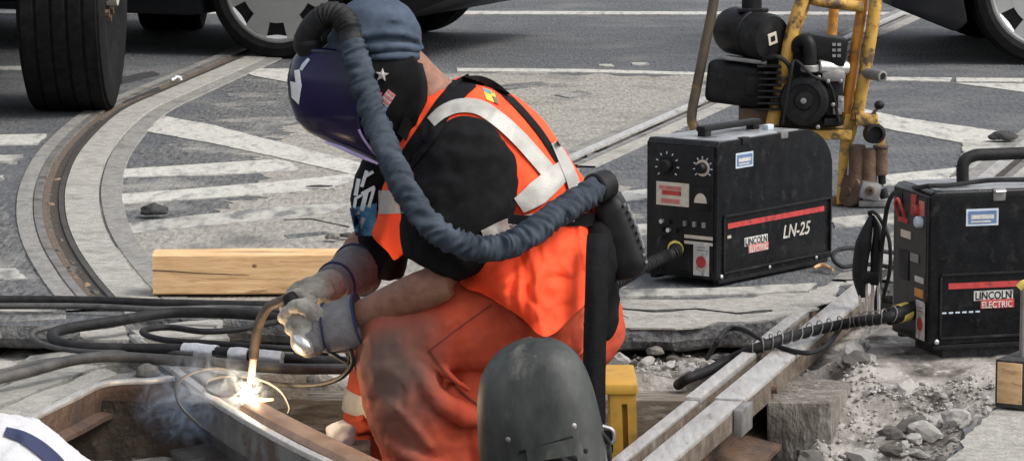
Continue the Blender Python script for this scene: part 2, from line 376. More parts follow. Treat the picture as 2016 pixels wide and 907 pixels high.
# broken edge of the road slab round the pit
nh = len(hole); cen = sum(hole, V((0, 0, 0))) / nh
lay = []
for k, (dz, inn) in enumerate([(0, 0), (-.012, .004), (-.03, .010), (-.047, -.002), (-.056, -.03)]):
    row = []
    for i, p in enumerate(hole):
        d = (cen - p).normalized(); j = noise.noise(p * 14 + V((0, 0, k * 3.3))) * .012 if k else 0
        row.append(p + V((d.x, d.y, 0)) * (inn + j) + V((0, 0, dz - (abs(noise.noise(p * 8)) * .012 if k > 2 else 0))))
    lay.append(row)
edge = MB().rings(lay, cap=False).build('road_broken_edge', asphalt_old, road, smooth=True, angle=25)

RX0, RY0, RX1, RY1 = .303, 7.01, .85, 8.99            # centre line of the loose grooved rail
RS = (RX1 - RX0) / (RY1 - RY0)
def rail_x(y): return RX0 + (y - RY0) * RS
def terrain(x, y):
    z = -.36
    nn = noise.noise(V((x, y, 0)) * 3.1)
    n2 = noise.noise(V((x, y, 5)) * 11) * .55 + noise.noise(V((x, y, 8)) * 27) * .3 + noise.noise(V((x, y, 2)) * 55) * .15
    led = smooth(8.22, 8.30, y + nn * .05)
    z = z + ( -.082 + .02 * smooth(8.5, 8.3, y) - z) * led
    lf = smooth(-.50, -.62, x + (y - 7.7) * .33 + nn * .02) * smooth(7.25, 7.45, y)
    z = z + (-.16 - z) * lf * (1 - led)
    xr = x - rail_x(y)
    rt = smooth(.03, .16, xr)
    zr = -.23 + .21 * smooth(7.35, 8.35, y + nn * .12) + .10 * smooth(.35, .75, xr) * smooth(8.3, 7.3, y)
    zr = min(zr, -.018)
    z = z + (zr - z) * rt
    a = .028 if rt > .3 else .022
    fl = 1.0
    if x > .84 and 8.1 < y < 8.75: fl = .25
    if y > 8.62 and rt > .5: fl = .2
    z += n2 * a * fl * 1.3
    return min(z, -.012)
nx, ny = 190, 200; gx0, gx1, gy0, gy1 = -2.3, 1.75, 4.6, 9.35
mb = MB(); vs = []; fs = []
for j in range(ny + 1):
    for i in range(nx + 1):
        x = gx0 + (gx1 - gx0) * i / nx; y = gy0 + (gy1 - gy0) * j / ny; vs.append((x, y, terrain(x, y)))
for j in range(ny):
    for i in range(nx):
        a = j * (nx + 1) + i; fs.append((a, a + 1, a + nx + 2, a + nx + 1))
mb.add(vs, fs); pit = mb.build('excavated_earth', dirt, fix=False, angle=60); pit['kind'] = 'structure'

# ---- paving areas and paint (sheets a few millimetres above each other)
Z1, Z2, Z3 = .002, .0035, .005
ground_sheet('worn_pavement', [(845, 142), (1395, 150), (1385, 200), (1250, 265), (1120, 322), (1160, 352), (1230, 372), (1210, 640), (700, 636), (560, 630), (480, 300), (640, 215)], Z1, worn_paving, .05, .03, 1)
ground_sheet('old_pavement', [(170, 470), (195, 400), (250, 330), (330, 262), (430, 200), (470, 150), (690, 140), (860, 146), (640, 216), (480, 302), (562, 628), (430, 622), (300, 622), (235, 590), (185, 540)], Z1 - .0008, asphalt_old, .03, .04, 2)
ground_sheet('concrete_apron', [(240, 470), (300, 440), (520, 392), (700, 352), (860, 352), (860, 630), (560, 626), (300, 622), (250, 590), (190, 520)], Z2, worn_paving, .05, .03, 3)
ground_sheet('dusty_pavement', [(1210, 590), (1400, 586), (1560, 576), (1700, 546), (1730, 552), (1665, 560), (1620, 588), (1556, 618), (1440, 634), (1330, 642), (1214, 640)], Z2, concrete, .02, .03, 4)
ground_sheet('pavement_slab', [(1866, 907), (1909, 852), (1962, 803), (2018, 772), (2150, 726), (2400, 700), (2400, 1100), (1826, 1010)], Z2, concrete, .008, .03, 5)
ground_sheet('left_pavement', [(-300, 380), (-20, 375), (30, 440), (60, 530), (130, 610), (130, 628), (0, 634), (-300, 640)], Z1, asphalt_old, .008, .05, 6)
marks = [
 ('a', [(455, 135), (575, 135), (580, 164), (500, 149)], paint),
 ('b', [(320, 228), (288, 258), (420, 282), (560, 312), (690, 342), (720, 340), (720, 322), (640, 303), (420, 246)], paint),
 ('c', [(235, 333), (238, 348), (420, 343), (590, 334), (570, 318), (545, 313)], paint),
 ('d', [(232, 382), (236, 400), (420, 388), (640, 372), (700, 352), (690, 342), (560, 356), (400, 369)], paint),
 ('e', [(240, 440), (246, 460), (420, 442), (640, 420), (690, 400), (560, 404), (400, 422)], paint_worn),
 ('f', [(-120, 268), (93, 263), (74, 283), (-120, 287)], paint),
 ('g', [(-120, 308), (46, 304), (30, 321), (-120, 325)], paint_worn),
 ('h', [(-120, 348), (8, 345), (-4, 360), (-120, 363)], paint_worn),
 ('i', [(-120, 528), (30, 527), (56, 548), (-120, 553)], paint_worn),
 ('j', [(-120, 597), (112, 600), (106, 612), (-120, 611)], paint_worn),
 ('k', [(-120, 131), (60, 130), (60, 136), (-120, 137)], paint),
 ('l', [(-200, 21), (1000, 22), (2300, 25), (2300, 30), (1000, 28), (-200, 27)], paint),
 ('m', [(900, 134), (1150, 136), (1400, 143), (1400, 148), (1150, 142), (900, 140)], paint),
 ('n', [(1700, 151), (1874, 153), (1868, 160), (1700, 157)], paint),
 ('o', [(1884, 153), (2300, 156), (2300, 163), (1882, 160)], paint),
 ('p', [(1878, 163), (2300, 168), (2300, 195), (2016, 181)], paint),
 ('q', [(1640, 206), (1662, 206), (1780, 232), (2010, 264), (1990, 276), (1896, 281), (1760, 256), (1640, 229)], paint),
 ('r', [(1896, 281), (1990, 276), (1960, 300), (1980, 330), (1920, 340), (1868, 350), (1890, 318)], paint_worn),
 ('s', [(1740, 344), (1880, 330), (1940, 328), (1900, 350), (1740, 363)], paint),
 ('t', [(1225, 376), (1320, 367), (1320, 386), (1225, 394)], paint),
 ('u', [(1235, 443), (1320, 438), (1320, 456), (1235, 462)], paint_worn),
 ('v', [(1215, 569), (1400, 566), (1605, 556), (1590, 572), (1400, 580), (1215, 583)], paint_worn),
 ('w', [(1640, 428), (1800, 415), (1800, 434), (1640, 447)], paint_worn),
 ('x', [(1285, 287), (1310, 280), (1310, 292), (1285, 296)], paint),
 ('y', [(1180, 126), (1208, 126), (1208, 130), (1180, 130)], paint_worn),
 ('z', [(1245, 123), (1275, 123), (1275, 128), (1245, 128)], paint_worn)]
for i, (k, px, m) in enumerate(marks): ground_sheet('road_marking', px, Z3, m, .003 if m is paint else .006, .02, 10 + i)

for i, px in enumerate([[(238, 152), (300, 140), (316, 146), (262, 158), (240, 164)], [(238, 196), (268, 176), (308, 170), (318, 176), (285, 186), (245, 202)], [(68, 522), (96, 520), (124, 534), (120, 541), (92, 532), (70, 530)],
                         [(1095, 186), (1140, 178), (1165, 184), (1120, 194)], [(1150, 304), (1200, 296), (1215, 302), (1165, 312)], [(255, 574), (300, 570), (302, 576), (258, 580)], [(560, 462), (640, 455), (650, 459), (570, 468)], [(980, 168), (1060, 160), (1080, 166), (1000, 176)]]):
    ground_sheet('tar_patch', px, Z3 + .0008, tar_black if i in (0, 1, 2, 5) else asphalt_old, .006, .015, 60 + i)
def crack(px, w_, seed):
    up_ = [(x, y - w_ * (.5 + .5 * math.sin(i * 2.3))) for i, (x, y) in enumerate(px)]; ground_sheet('road_crack', px + up_[::-1], Z3 + .0015, tar_black, .006, .012, seed)
crack([(560, 432), (610, 430), (690, 446)], 1.6, 82); crack([(1220, 606), (1290, 612), (1370, 606), (1450, 616), (1520, 610)], 2.0, 84)
# ---- flush grooved rails set in the street
def sweep_flat(path, offs, name, m, parent=None, th=0):        # ribbon: offs list of (lateral, z)
    rs = []; n = len(path)
    for i, p in enumerate(path):
        t = (path[min(i + 1, n - 1)] - path[max(i - 1, 0)]); t.z = 0; t.normalize(); nn = V((t.y, -t.x, 0))
        rs.append([V((p.x, p.y, 0)) + nn * a + V((0, 0, z)) for a, z in offs])
    o = MB().rings(rs, cap=False, closed=False).build(name, m, parent, smooth=True, angle=30, fix=False)
    for pl in o.data.polygons:
        if pl.normal.z < 0: o.data.flip_normals(); break
    return o
DEB = []
curve_px = [(640, 30), (493, 100), (404, 139), (312, 178), (215, 223), (140, 292), (106, 355), (99, 415), (115, 478), (157, 547), (212, 612)]
cp = catmull([G(x, y) for x, y in curve_px], 12)[::-1]
cr_ = empty('curved_rail', (0, 0, 0)); tag(cr_, 'curved grooved tram rail set in pale concrete bands beside the truck tyre', 'rail')
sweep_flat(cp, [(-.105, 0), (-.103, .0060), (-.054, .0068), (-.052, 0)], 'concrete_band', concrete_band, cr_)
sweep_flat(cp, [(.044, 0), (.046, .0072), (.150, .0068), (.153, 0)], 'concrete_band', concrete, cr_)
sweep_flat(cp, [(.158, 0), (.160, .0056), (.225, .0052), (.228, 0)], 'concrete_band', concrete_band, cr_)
sweep_flat(cp, [(-.052, .001), (-.05, .0095), (-.026, .0095), (-.024, .001)], 'rail_head', steel_worn, cr_)
sweep_flat(cp, [(-.024, .0022), (.026, .0022)], 'groove_floor', groove_rust, cr_)
sweep_flat(cp, [(.026, .001), (.027, .0090), (.042, .0088), (.044, .001)], 'guard_lip', mat('dark_rail_lip', (.035, .032, .03), .6, .3, scale=30, col2=(.075, .068, .06)), cr_)
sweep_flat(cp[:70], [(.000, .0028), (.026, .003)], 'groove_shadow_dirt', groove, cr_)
for k in range(46):
    i = int(random.random() * 76); p = cp[i]; q = cp[i + 1]; t_ = (q - p).normalized(); nn_ = V((t_.y, -t_.x, 0))
    p = p.lerp(q, random.random()) + nn_ * random.uniform(-.018, .012)
    DEB.append((p.x, p.y, random.choice([.003, .004, .005, .006, .008, .011])))
rub_dir = V((RS, 1, 0)).normalized()
def straight(p0, a, b, step=.4):
    n = max(2, int((b - a) / step)); return [p0 + rub_dir * (a + (b - a) * i / n) for i in range(n + 1)]
far0 = G(1120, 322)
def flush_rail(p, name, label):
    e = empty(name, (0, 0, 0)); tag(e, label, 'rail')
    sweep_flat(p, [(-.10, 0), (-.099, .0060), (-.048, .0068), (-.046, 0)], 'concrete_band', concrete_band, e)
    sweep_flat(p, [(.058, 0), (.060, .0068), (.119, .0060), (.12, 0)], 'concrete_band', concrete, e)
    sweep_flat(p, [(-.046, .001), (-.044, .010), (-.004, .010), (-.002, .001)], 'rail_head', steel_rail, e)
    sweep_flat(p, [(-.002, .002), (.034, .002)], 'groove_floor', groove, e)
    sweep_flat(p, [(.034, .001), (.035, .0095), (.056, .0095), (.058, .001)], 'guard_lip', steel_worn, e)
flush_rail(straight(far0, -.1, 14), 'straight_rail', 'straight flush tram rail running away behind the welder towards the yellow machine')
near1 = V((rail_x(9.35), 9.35, 0))
flush_rail(straight(near1, 0.0, 12), 'straight_rail', 'straight flush tram rail carrying on from the loose rail past the wire feeders')

# ---- loose rail at the right of the pit
def sweep_profile(path, prof, name, m, parent, bevel=0):        # closed profile (lateral, z) along a path
    rs = []; n = len(path)
    for i, p in enumerate(path):
        t = (path[min(i + 1, n - 1)] - path[max(i - 1, 0)]); t.z = 0; t.normalize(); nn = V((t.y, -t.x, 0))
        rs.append([V((p.x, p.y, p.z)) + nn * a + V((0, 0, z)) for a, z in prof])
    return MB().rings(rs, True, True).build(name, m, parent, angle=28, bevel=bevel)
lr = empty('grooved_rail', (rail_x(7.5), 7.5, -.15)); tag(lr, 'bare grooved steel rail with brown channel crossing the pit below the spring covered cable', 'rail')
a0 = V((rail_x(6.0), 6.0, 0)); a1 = V((rail_x(7.62), 7.62, 0)); a2 = V((rail_x(7.625), 7.625, 0)); a3 = V((rail_x(9.33), 9.33, 0))
rail_side = mat('rail_side_rust', (.085, .062, .045), .8, .2, scale=24, col2=(.19, .15, .115), col3=(.30, .27, .23), scale3=20, lo3=.56, hi3=.72, bump=.3)
head = [(-.032, .004), (.034, .004), (.0345, -.006), (-.0325, -.006)]
sweep_profile([a0, a1], [(-.031, -.0105), (.031, -.0105), (.030, -.05), (-.034, -.05)], 'rail_side', rail_side, lr)
sweep_profile([a2, a3], [(-.0335, -.0065), (.0355, -.0065), (.037, -.049), (-.035, -.049)], 'rail_side', rail_side, lr)
sweep_profile([a0, a1], [(-.030, .0), (.030, .0), (.030, -.01), (-.031, -.01)], 'rail_head', steel_rail, lr, .002)
sweep_profile([a2, a3], head, 'rail_head', steel_rail, lr, .002)
sweep_profile([a0, a1], [(-.096, -.004), (-.066, -.004), (-.066, -.012), (-.096, -.012)], 'guard_lip', steel_rail, lr, .002)
sweep_profile([a0, a3], [(-.0955, -.0125), (-.0665, -.0125), (-.063, -.05), (-.098, -.05)], 'lip_side', rail_side, lr)
sweep_profile([a2, a3], [(-.098, .003), (-.064, .003), (-.064, -.012), (-.098, -.012)], 'guard_lip', steel_rail, lr, .002)
sweep_profile([a0, a3], [(-.062, -.030), (-.033, -.028), (-.033, -.05), (-.062, -.05)], 'groove_floor', rust, lr)
sweep_profile([a0, a3], [(-.06, -.05), (.0, -.05), (-.02, -.07), (-.022, -.125), (.07, -.14), (.07, -.15), (-.13, -.15), (-.13, -.14), (-.042, -.125), (-.044, -.07)], 'web_and_foot', rust, lr)
j0 = V((rail_x(7.52), 7.52, 0)); j1 = V((rail_x(7.63), 7.63, 0))
sweep_profile([j0, j1], [(.032, .0), (.052, -.001), (.052, -.06), (.032, -.06)], 'joint_bar', grey_metal, lr, .004)
for t in (7.9, 8.5): MB().cyl(V((rail_x(t) + .036, t, -.025)), V((rail_x(t) + .050, t - .004, -.025)), .010, 8).build('bolt', rust, lr)

# ---- rail being welded (continues the curve)
wr_px = [(262, 662), (335, 722), (430, 793), (540, 858), (640, 908), (790, 972), (980, 1040)]
wp = catmull([G(x, y) for x, y in wr_px], 8)
wr = empty('rail_under_repair', (-.55, 7.6, -.15)); tag(wr, 'pale grooved rail end under the welding torch with rusty new bar beside it', 'rail')
sweep_profile(wp, [(.010, .006), (-.010, .006), (-.010, -.006), (.011, -.006)], 'guard_lip', steel_rail, wr, .002)
sweep_profile(wp, [(.0105, -.0065), (-.0105, -.0065), (-.012, -.07), (.013, -.07)], 'lip_side', mat('scorched_steel', (.10, .098, .095), .6, .4, scale=16, col2=(.20, .195, .19), col3=(.09, .06, .04), scale3=9), wr)
sweep_profile(wp, [(-.0125, -.028), (-.10, -.028), (-.10, -.0705), (.012, -.0705)], 'groove_floor', steel_worn, wr)
sweep_profile(wp, [(-.03, -.071), (-.065, -.071), (-.058, -.13), (-.12, -.145), (-.12, -.155), (.055, -.155), (.055, -.145), (-.035, -.13)], 'web_and_foot', steel_worn, wr)
bar_px = [(497, 800), (560, 833), (640, 873), (740, 921), (860, 975), (980, 1020)]
bp_ = catmull([G(x, y, .0) for x, y in bar_px], 8)
prof = [(-.03, -.028), (-.034, -.006), (-.026, .006), (-.01, .011), (.012, .011), (.026, .006), (.034, -.006), (.03, -.028)]
bar = sweep_profile(bp_, prof, 'new_bar', bar_rust, wr); bar['label'] = 'rounded rusty brown bar laid in the groove'
# left branch with concrete strip
lb_px = [(-330, 1010), (-120, 905), (30, 836), (140, 783), (205, 754), (300, 748), (338, 742)]
lb = catmull([G(x, y) for x, y in lb_px], 6)
br = empty('branch_rail', (-1.0, 7.55, -.15)); tag(br, 'short steel rail branch with deep web at the left edge of the brown hole', 'rail')
sweep_profile(lb, [(-.012, .004), (.012, .004), (.012, -.007), (-.012, -.007)], 'rail_head', steel_rail, br, .003)
sweep_profile(lb, [(-.011, -.0075), (.0105, -.0075), (.004, -.06), (.03, -.066), (.03, -.076), (-.05, -.076), (-.02, -.06)], 'web_and_foot', rust, br)
for x, y in ((60, 835), (105, 822)):
    MB().box(G(x, y, -.05) + V((0, -.02, -.02)), (.035, .03, .09), bev=.004).build('web_stiffener', steel_worn, br)
# concrete chunks between the rails
pv = empty('broken_paving', (-.9, 8.0, -.1)); tag(pv, None, kind='structure')
slabs = [[(257, 646), (350, 634), (438, 626), (440, 634), (396, 661), (278, 667)], [(438, 651), (450, 664), (381, 673), (398, 664)], [(160, 653), (216, 646), (247, 641), (258, 668), (165, 669)],
         [(-40, 822), (205, 722), (226, 735), (190, 752), (20, 832), (-40, 858)], [(-60, 780), (60, 742), (172, 714), (196, 720), (90, 762), (-60, 818)],
         [(208, 741), (300, 722), (345, 748), (290, 756), (210, 753)], [(330, 690), (470, 692), (560, 706), (600, 730), (470, 742), (380, 722)], [(60, 700), (150, 690), (180, 708), (80, 728), (20, 730)]]
for i, s in enumerate(slabs):
    z = [0, -.004, -.012, .002, -.01, -.012, -.03, -.03][i]
    top = ragged([G(x, y, z) for x, y in s], .03, .005, 30 + i); c = sum(top, V((0, 0, 0))) / len(top)
    bot = [c + (p - c) * 1.01 + V((0, 0, -.085 - .01 * noise.noise(p * 12))) for p in top]
    n = len(top); m = MB().add(top + bot, [(k, (k + 1) % n, n + (k + 1) % n, n + k) for k in range(n)])
    tr = tessellate_polygon([top]); m.add(top, [tuple(t) for t in tr]); 
    m.build('concrete_slab', concrete if i != 5 else concrete_band, pv, angle=25)
# brown back wall of the hole under the rails
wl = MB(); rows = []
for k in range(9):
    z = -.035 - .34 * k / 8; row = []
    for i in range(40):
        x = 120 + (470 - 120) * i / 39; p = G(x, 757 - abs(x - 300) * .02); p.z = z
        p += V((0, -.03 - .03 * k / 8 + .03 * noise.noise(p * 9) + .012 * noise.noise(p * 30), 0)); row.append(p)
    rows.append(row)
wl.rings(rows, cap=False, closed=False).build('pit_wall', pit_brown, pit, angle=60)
# dark ledge plank on the far side and ties
def tie(name, c, size, rz, label, m=tie_wood, group=None):
    mb = MB().box((0, 0, 0), size, bev=.006)
    mb.v = [p + V((noise.noise(p * 13) * .006, noise.noise(p * 13 + V((5, 0, 0))) * .006, noise.noise(p * 13 + V((0, 7, 0))) * .006)) for p in mb.v]
    rot = Matrix.Rotation(rz, 3, 'Z'); mb.v = [rot @ p + V(c) for p in mb.v]
    o = mb.build(name, m, None, angle=30); tag(o, label, 'timber', group); return o
ang = math.atan2(1, RS) - math.pi / 2
tie('railway_tie', (.08, 8.19, -.17), (1.6, .12, .16), R(-1), 'dark concrete-grey timber sleeper along the pit wall behind the yellow stool', tie_wood)
mb = MB().box((0, 0, 0), (.15, .34, .22), bev=.01); rot = Matrix.Rotation(ang + R(2), 3, 'Z')
mb.v = [rot @ (p + V((noise.noise(p * 12), noise.noise(p * 12 + V((5, 0, 0))), noise.noise(p * 12 + V((0, 7, 0))))) * .011) + V((rail_x(8.0) + .108, 8.0, -.155)) for p in mb.v]
tag(mb.build('concrete_block', mat('weathered_block', (.085, .073, .058), .95, scale=14, col2=(.24, .22, .19), col3=(.34, .32, .29), scale3=24, lo3=.56, hi3=.7, bump=.9, bscale=60, stretch=(1.5, 1.5, .7), detail=9), None, angle=30), 'rough grey concrete block standing in the rubble against the bare rail', 'block')
mb = MB().box((0, 0, 0), (.10, .22, .3), bev=.01)
mb.v = [rot @ (p + V((noise.noise(p * 12), noise.noise(p * 12 + V((5, 0, 0))), noise.noise(p * 12 + V((0, 7, 0))))) * .011) + V((rail_x(7.55) + .06, 7.62, -.30)) for p in mb.v]
tag(mb.build('concrete_block', stone_dark, None, angle=30), 'low dark block under the joint of the bare rail', 'block')

# ---- stones and rubble
def rock_mesh(seed, m):
    bm = bmesh.new(); bmesh.ops.create_icosphere(bm, subdivisions=2, radius=1)
    for v in bm.verts:
        q = v.co.copy(); k = 1 + .5 * noise.noise(q * 1.3 + V((seed * 3.1, 0, 0))) + .22 * noise.noise(q * 3 + V((seed, 9, 0)))
        v.co = q * k; v.co.z *= .75; v.co.x *= 1 + .3 * math.sin(seed * 2.1)
        for ax in range(3): v.co[ax] = v.co[ax] * .75 + .25 * round(v.co[ax] * 1.7) / 1.7
    me = bpy.data.meshes.new('stone'); bm.to_mesh(me); bm.free(); me.materials.append(m)
    return me
rocks = [rock_mesh(i, stone_pale if i % 4 else stone_dark) for i in range(8)]
def stone(x, y, r, z=None, name='stone', parent=pit, me=None):
    o = bpy.data.objects.new(name, me or random.choice(rocks)); COL.objects.link(o)
    zz = terrain(x, y) if z is None else z
    o.location = (x, y, zz + r * .15); o.rotation_euler = (random.uniform(-.5, .5), random.uniform(-.5, .5), random.uniform(0, 6.28))
    o.scale = (r * random.uniform(.8, 1.3), r * random.uniform(.8, 1.2), r * random.uniform(.6, 1)); o.parent = parent; return o
k = 0
while k < 230:
    y = random.uniform(7.25, 8.62); x = rail_x(y) + random.uniform(.10, .75)
    if x > .86 and y > 8.12: continue
    if abs(x - rail_x(8.02) - .125) < .12 and abs(y - 8.02) < .2: continue
    stone(x, y, random.choice([.006, .007, .008, .009, .010, .012, .014, .017, .022, .034])); k += 1
leafm = mat('rust_debris', (.16, .07, .035), .9, scale=40, col2=(.33, .25, .17)); drock = rock_mesh(21, leafm)
for x, y, rr in DEB: stone(x, y, rr, .001, 'groove_debris', cr_, random.choice([drock, rocks[0], rocks[4]]))
for k in range(60):
    stone(random.uniform(.15, .62), random.uniform(8.30, 8.62), random.choice([.008, .012, .016, .022, .03]))
for k in range(40):
    stone(random.uniform(-.75, -.42), random.uniform(8.33, 8.66), random.choice([.01, .014, .02, .03]))
mb = MB(); q = 0
while q < 4500:
    y = random.uniform(7.2, 8.7); x = rail_x(y) + random.uniform(.08, .8) if q % 4 else random.uniform(-.9, .7)
    if q % 4 == 0: y = random.uniform(8.3, 8.66)
    if x > .86 and y > 8.12: q += 1; continue
    r = random.uniform(.0025, .0075); c = V((x, y, terrain(x, y) + r * .5)); q += 1
    vs = [c + V((random.uniform(.5, 1.3) * dx, random.uniform(.5, 1.3) * dy, random.uniform(.5, 1) * dz)) * r for dx, dy, dz in ((1, 0, 0), (-1, 0, 0), (0, 1, 0), (0, -1, 0), (0, 0, 1), (0, 0, -1))]
    mb.add(vs, [(0, 2, 4), (2, 1, 4), (1, 3, 4), (3, 0, 4), (2, 0, 5), (1, 2, 5), (3, 1, 5), (0, 3, 5)])
g = mb.build('gravel', mat('gravel_stone', (.20, .19, .175), .95, scale=25, col2=(.42, .40, .375), spec=.2), smooth=False, fix=False); tag(g, 'fine pale gravel scattered over the excavated earth', 'gravel', kind='stuff')

def lump(px, py, sx, sy, sz, m, name, label, cat, seed, z=.012):
    bm = bmesh.new(); bmesh.ops.create_icosphere(bm, subdivisions=3, radius=1); c = G(px, py, z)
    for v in bm.verts:
        q = v.co.copy(); k = 1 + .3 * noise.noise(q * 1.5 + V((seed, 0, 0))) + .15 * noise.noise(q * 4); v.co = V((q.x * sx, q.y * sy, max(q.z, -.5) * sz)) * k
    zmin = min(v.co.z for v in bm.verts)
    me = bpy.data.meshes.new(name); bm.to_mesh(me); bm.free(); me.materials.append(m)
    for p in me.polygons: p.use_smooth = True
    o = bpy.data.objects.new(name, me); COL.objects.link(o); o.location = c - V((0, 0, zmin)); tag(o, label, cat); return o
lump(302, 422, .042, .035, .02, tar_black, 'asphalt_lump', 'black lump of asphalt on the worn paint beside the curved rail', 'lump', 1)
lump(655, 470, .02, .02, .012, stone_dark, 'loose_stone', 'small dark stone on the pavement behind the timber beam', 'stone', 2)
lump(682, 466, .025, .015, .007, tar_black, 'loose_stone', 'flat black crumb on the pavement next to a small dark stone', 'stone', 3)
lump(628, 368, .04, .01, .004, tar_black, 'tar_crumb', 'thin black tar crumb lying on the painted stripe', 'lump', 4)
lump(1975, 275, .05, .04, .02, tar_black, 'asphalt_lump', 'black clod at the tip of the white diagonal stripe', 'lump', 5)
lump(290, 740, .028, .02, .018, stone_dark, 'brown_stone', 'squarish brown stone on the slab at the edge of the hole', 'stone', 6, z=-.012)
lump(1290, 697, .02, .02, .012, stone_dark, 'ledge_stone', 'grey stone on the rubble ledge under the broken road edge', 'stone', 7, z=-.06)
lump(1780, 760, .05, .045, .03, stone_dark, 'grey_boulder', 'round grey boulder with a dark hollow beside it in the rubble', 'stone', 8, z=-.10)
m = MB(); c = G(347, 158, .014)
m.tube([c + V((-.02, 0, 0)), c + V((0, .02, .008)), c + V((.022, .0, .004))], .006, 6, 3); m.tube([c + V((.0, .02, .004)), c + V((-.004, .05, .01)), c + V((.012, .07, .004))], .006, 6, 3)
tag(m.build('litter_scrap', white_mat), 'crumpled white scrap of litter on the curved rail', 'litter')

# ================================================================== VEHICLES
def arc(cx, cz, r, a0, a1, n): return [(cx + r * math.cos(a0 + (a1 - a0) * i / n), cz + r * math.sin(a0 + (a1 - a0) * i / n)) for i in range(n + 1)]
def wheel(parent, c, axis, r, wd, rim_r, style):
    ax = V(axis).normalized(); c = V(c); h = wd / 2; ref = V((0, 0, 1)); m = MB()
    pr = [(rim_r, -h * .8), (rim_r + .02, -h * .95), (r * .86, -h), (r * .965, -h * .92), (r * .99, -h * .8)]
    if style == 'truck':
        for k in range(5):
            a = -h * .72 + k * h * .36; pr += [(r, a - h * .13), (r, a + h * .13), (r - .007, a + h * .15), (r - .007, a + h * .18)]
    else:
        for k in range(4):
            a = -h * .6 + k * h * .4; pr += [(r, a - h * .16), (r, a + h * .16), (r - .006, a + h * .18), (r - .006, a + h * .22)]
    pr += [(r * .99, h * .8), (r * .965, h * .92), (r * .86, h), (rim_r + .02, h * .95), (rim_r, h * .8)]
    wh = empty('wheel', (0, 0, 0)); wh.parent = parent
    m.lathe(pr, c, ax, 72, ref); m.build('tyre', tyre_mat, wh, local=True, angle=25)
    if style == 'truck':
        MB().lathe([(rim_r, -h * .7), (rim_r, h * .75), (rim_r - .015, h * .8), (rim_r - .03, h * .35), (rim_r * .62, h * .15), (rim_r * .45, h * .55), (.08, h * .62), (.08, h * 1.05), (.001, h * 1.1)], c, ax, 40, ref).build('rim', truck_rim, wh, local=True, angle=30)
        for k in range(10):
            an = 2 * math.pi * k / 10; p = c + (ref * math.cos(an) + ax.cross(ref) * math.sin(an)) * .13 + ax * h * .6
            MB().cyl(p, p + ax * .05, .016, 6).build('wheel_nut', rust, wh, local=True)
    else:
        MB().lathe([(rim_r, -h * .7), (rim_r, h * .7), (rim_r - .008, h * .7), (rim_r - .02, h * .1), (.03, h * .05)], c, ax, 40, ref).build('rim', engine_black, wh, local=True, angle=30)
        u = ref; v2 = ax.cross(ref)
        pt = lambda rr, an, d: c + (u * math.cos(an) + v2 * math.sin(an)) * rr + ax * d
        hc = MB(); r0, r1 = rim_r * .66, rim_r * .92
        hc.lathe([(.001, h * .75), (rim_r * .2, h * .74), (rim_r * .25, h * .86), (r0, h * .84), (r0, h * .5), (.01, h * .5)], c, ax, 42, ref)
        n = 7
        for k in range(n):
            a_ = 2 * math.pi * k / n; wd0, wd1 = .25, .24; vs = []
            for rr, ww, d in ((r0 * .97, wd0, h * .835), (r1 * 1.02, wd1, h * .80)):
                vs += [pt(rr, a_ - ww, d), pt(rr, a_ + ww, d), pt(rr, a_ + ww, d - .02), pt(rr, a_ - ww, d - .02)]
            hc.add(vs, [(0, 1, 5, 4), (1, 2, 6, 5), (3, 7, 6, 2), (0, 4, 7, 3), (4, 5, 6, 7), (0, 3, 2, 1)])
        hco = hc.build('hubcap', hub_grey, wh, local=True, angle=30)
        MB().lathe([(r1, h * .70), (r1, h * .82), (rim_r * .96, h * .84), (rim_r * 1.0, h * .80), (rim_r * 1.0, h * .70)], c, ax, 42, ref).build('hubcap_rim', hub_grey, hco, local=True, angle=30)
        for k in range(n):
            a_ = 2 * math.pi * (k + .5) / n
            hc2 = MB(); gi, go = [], []
            for q_ in range(7):
                aa = a_ - .21 + .42 * q_ / 6; tk_ = .06 * math.sin(math.pi * q_ / 6) + .02; gi.append(aa); go.append(tk_)
            rows_ = [[pt(r1 * (.985 - go[i]), gi[i], h * .78), pt(r1 * 1.01, gi[i], h * .846), pt(r1 * 1.01, gi[i], h * .70), pt(r1 * (.985 - go[i]), gi[i], h * .66)] for i in range(7)]
            hc2.rings(rows_)
            hc2.build('hubcap_slot_edge', hub_bright, hco, local=True)
    return wh
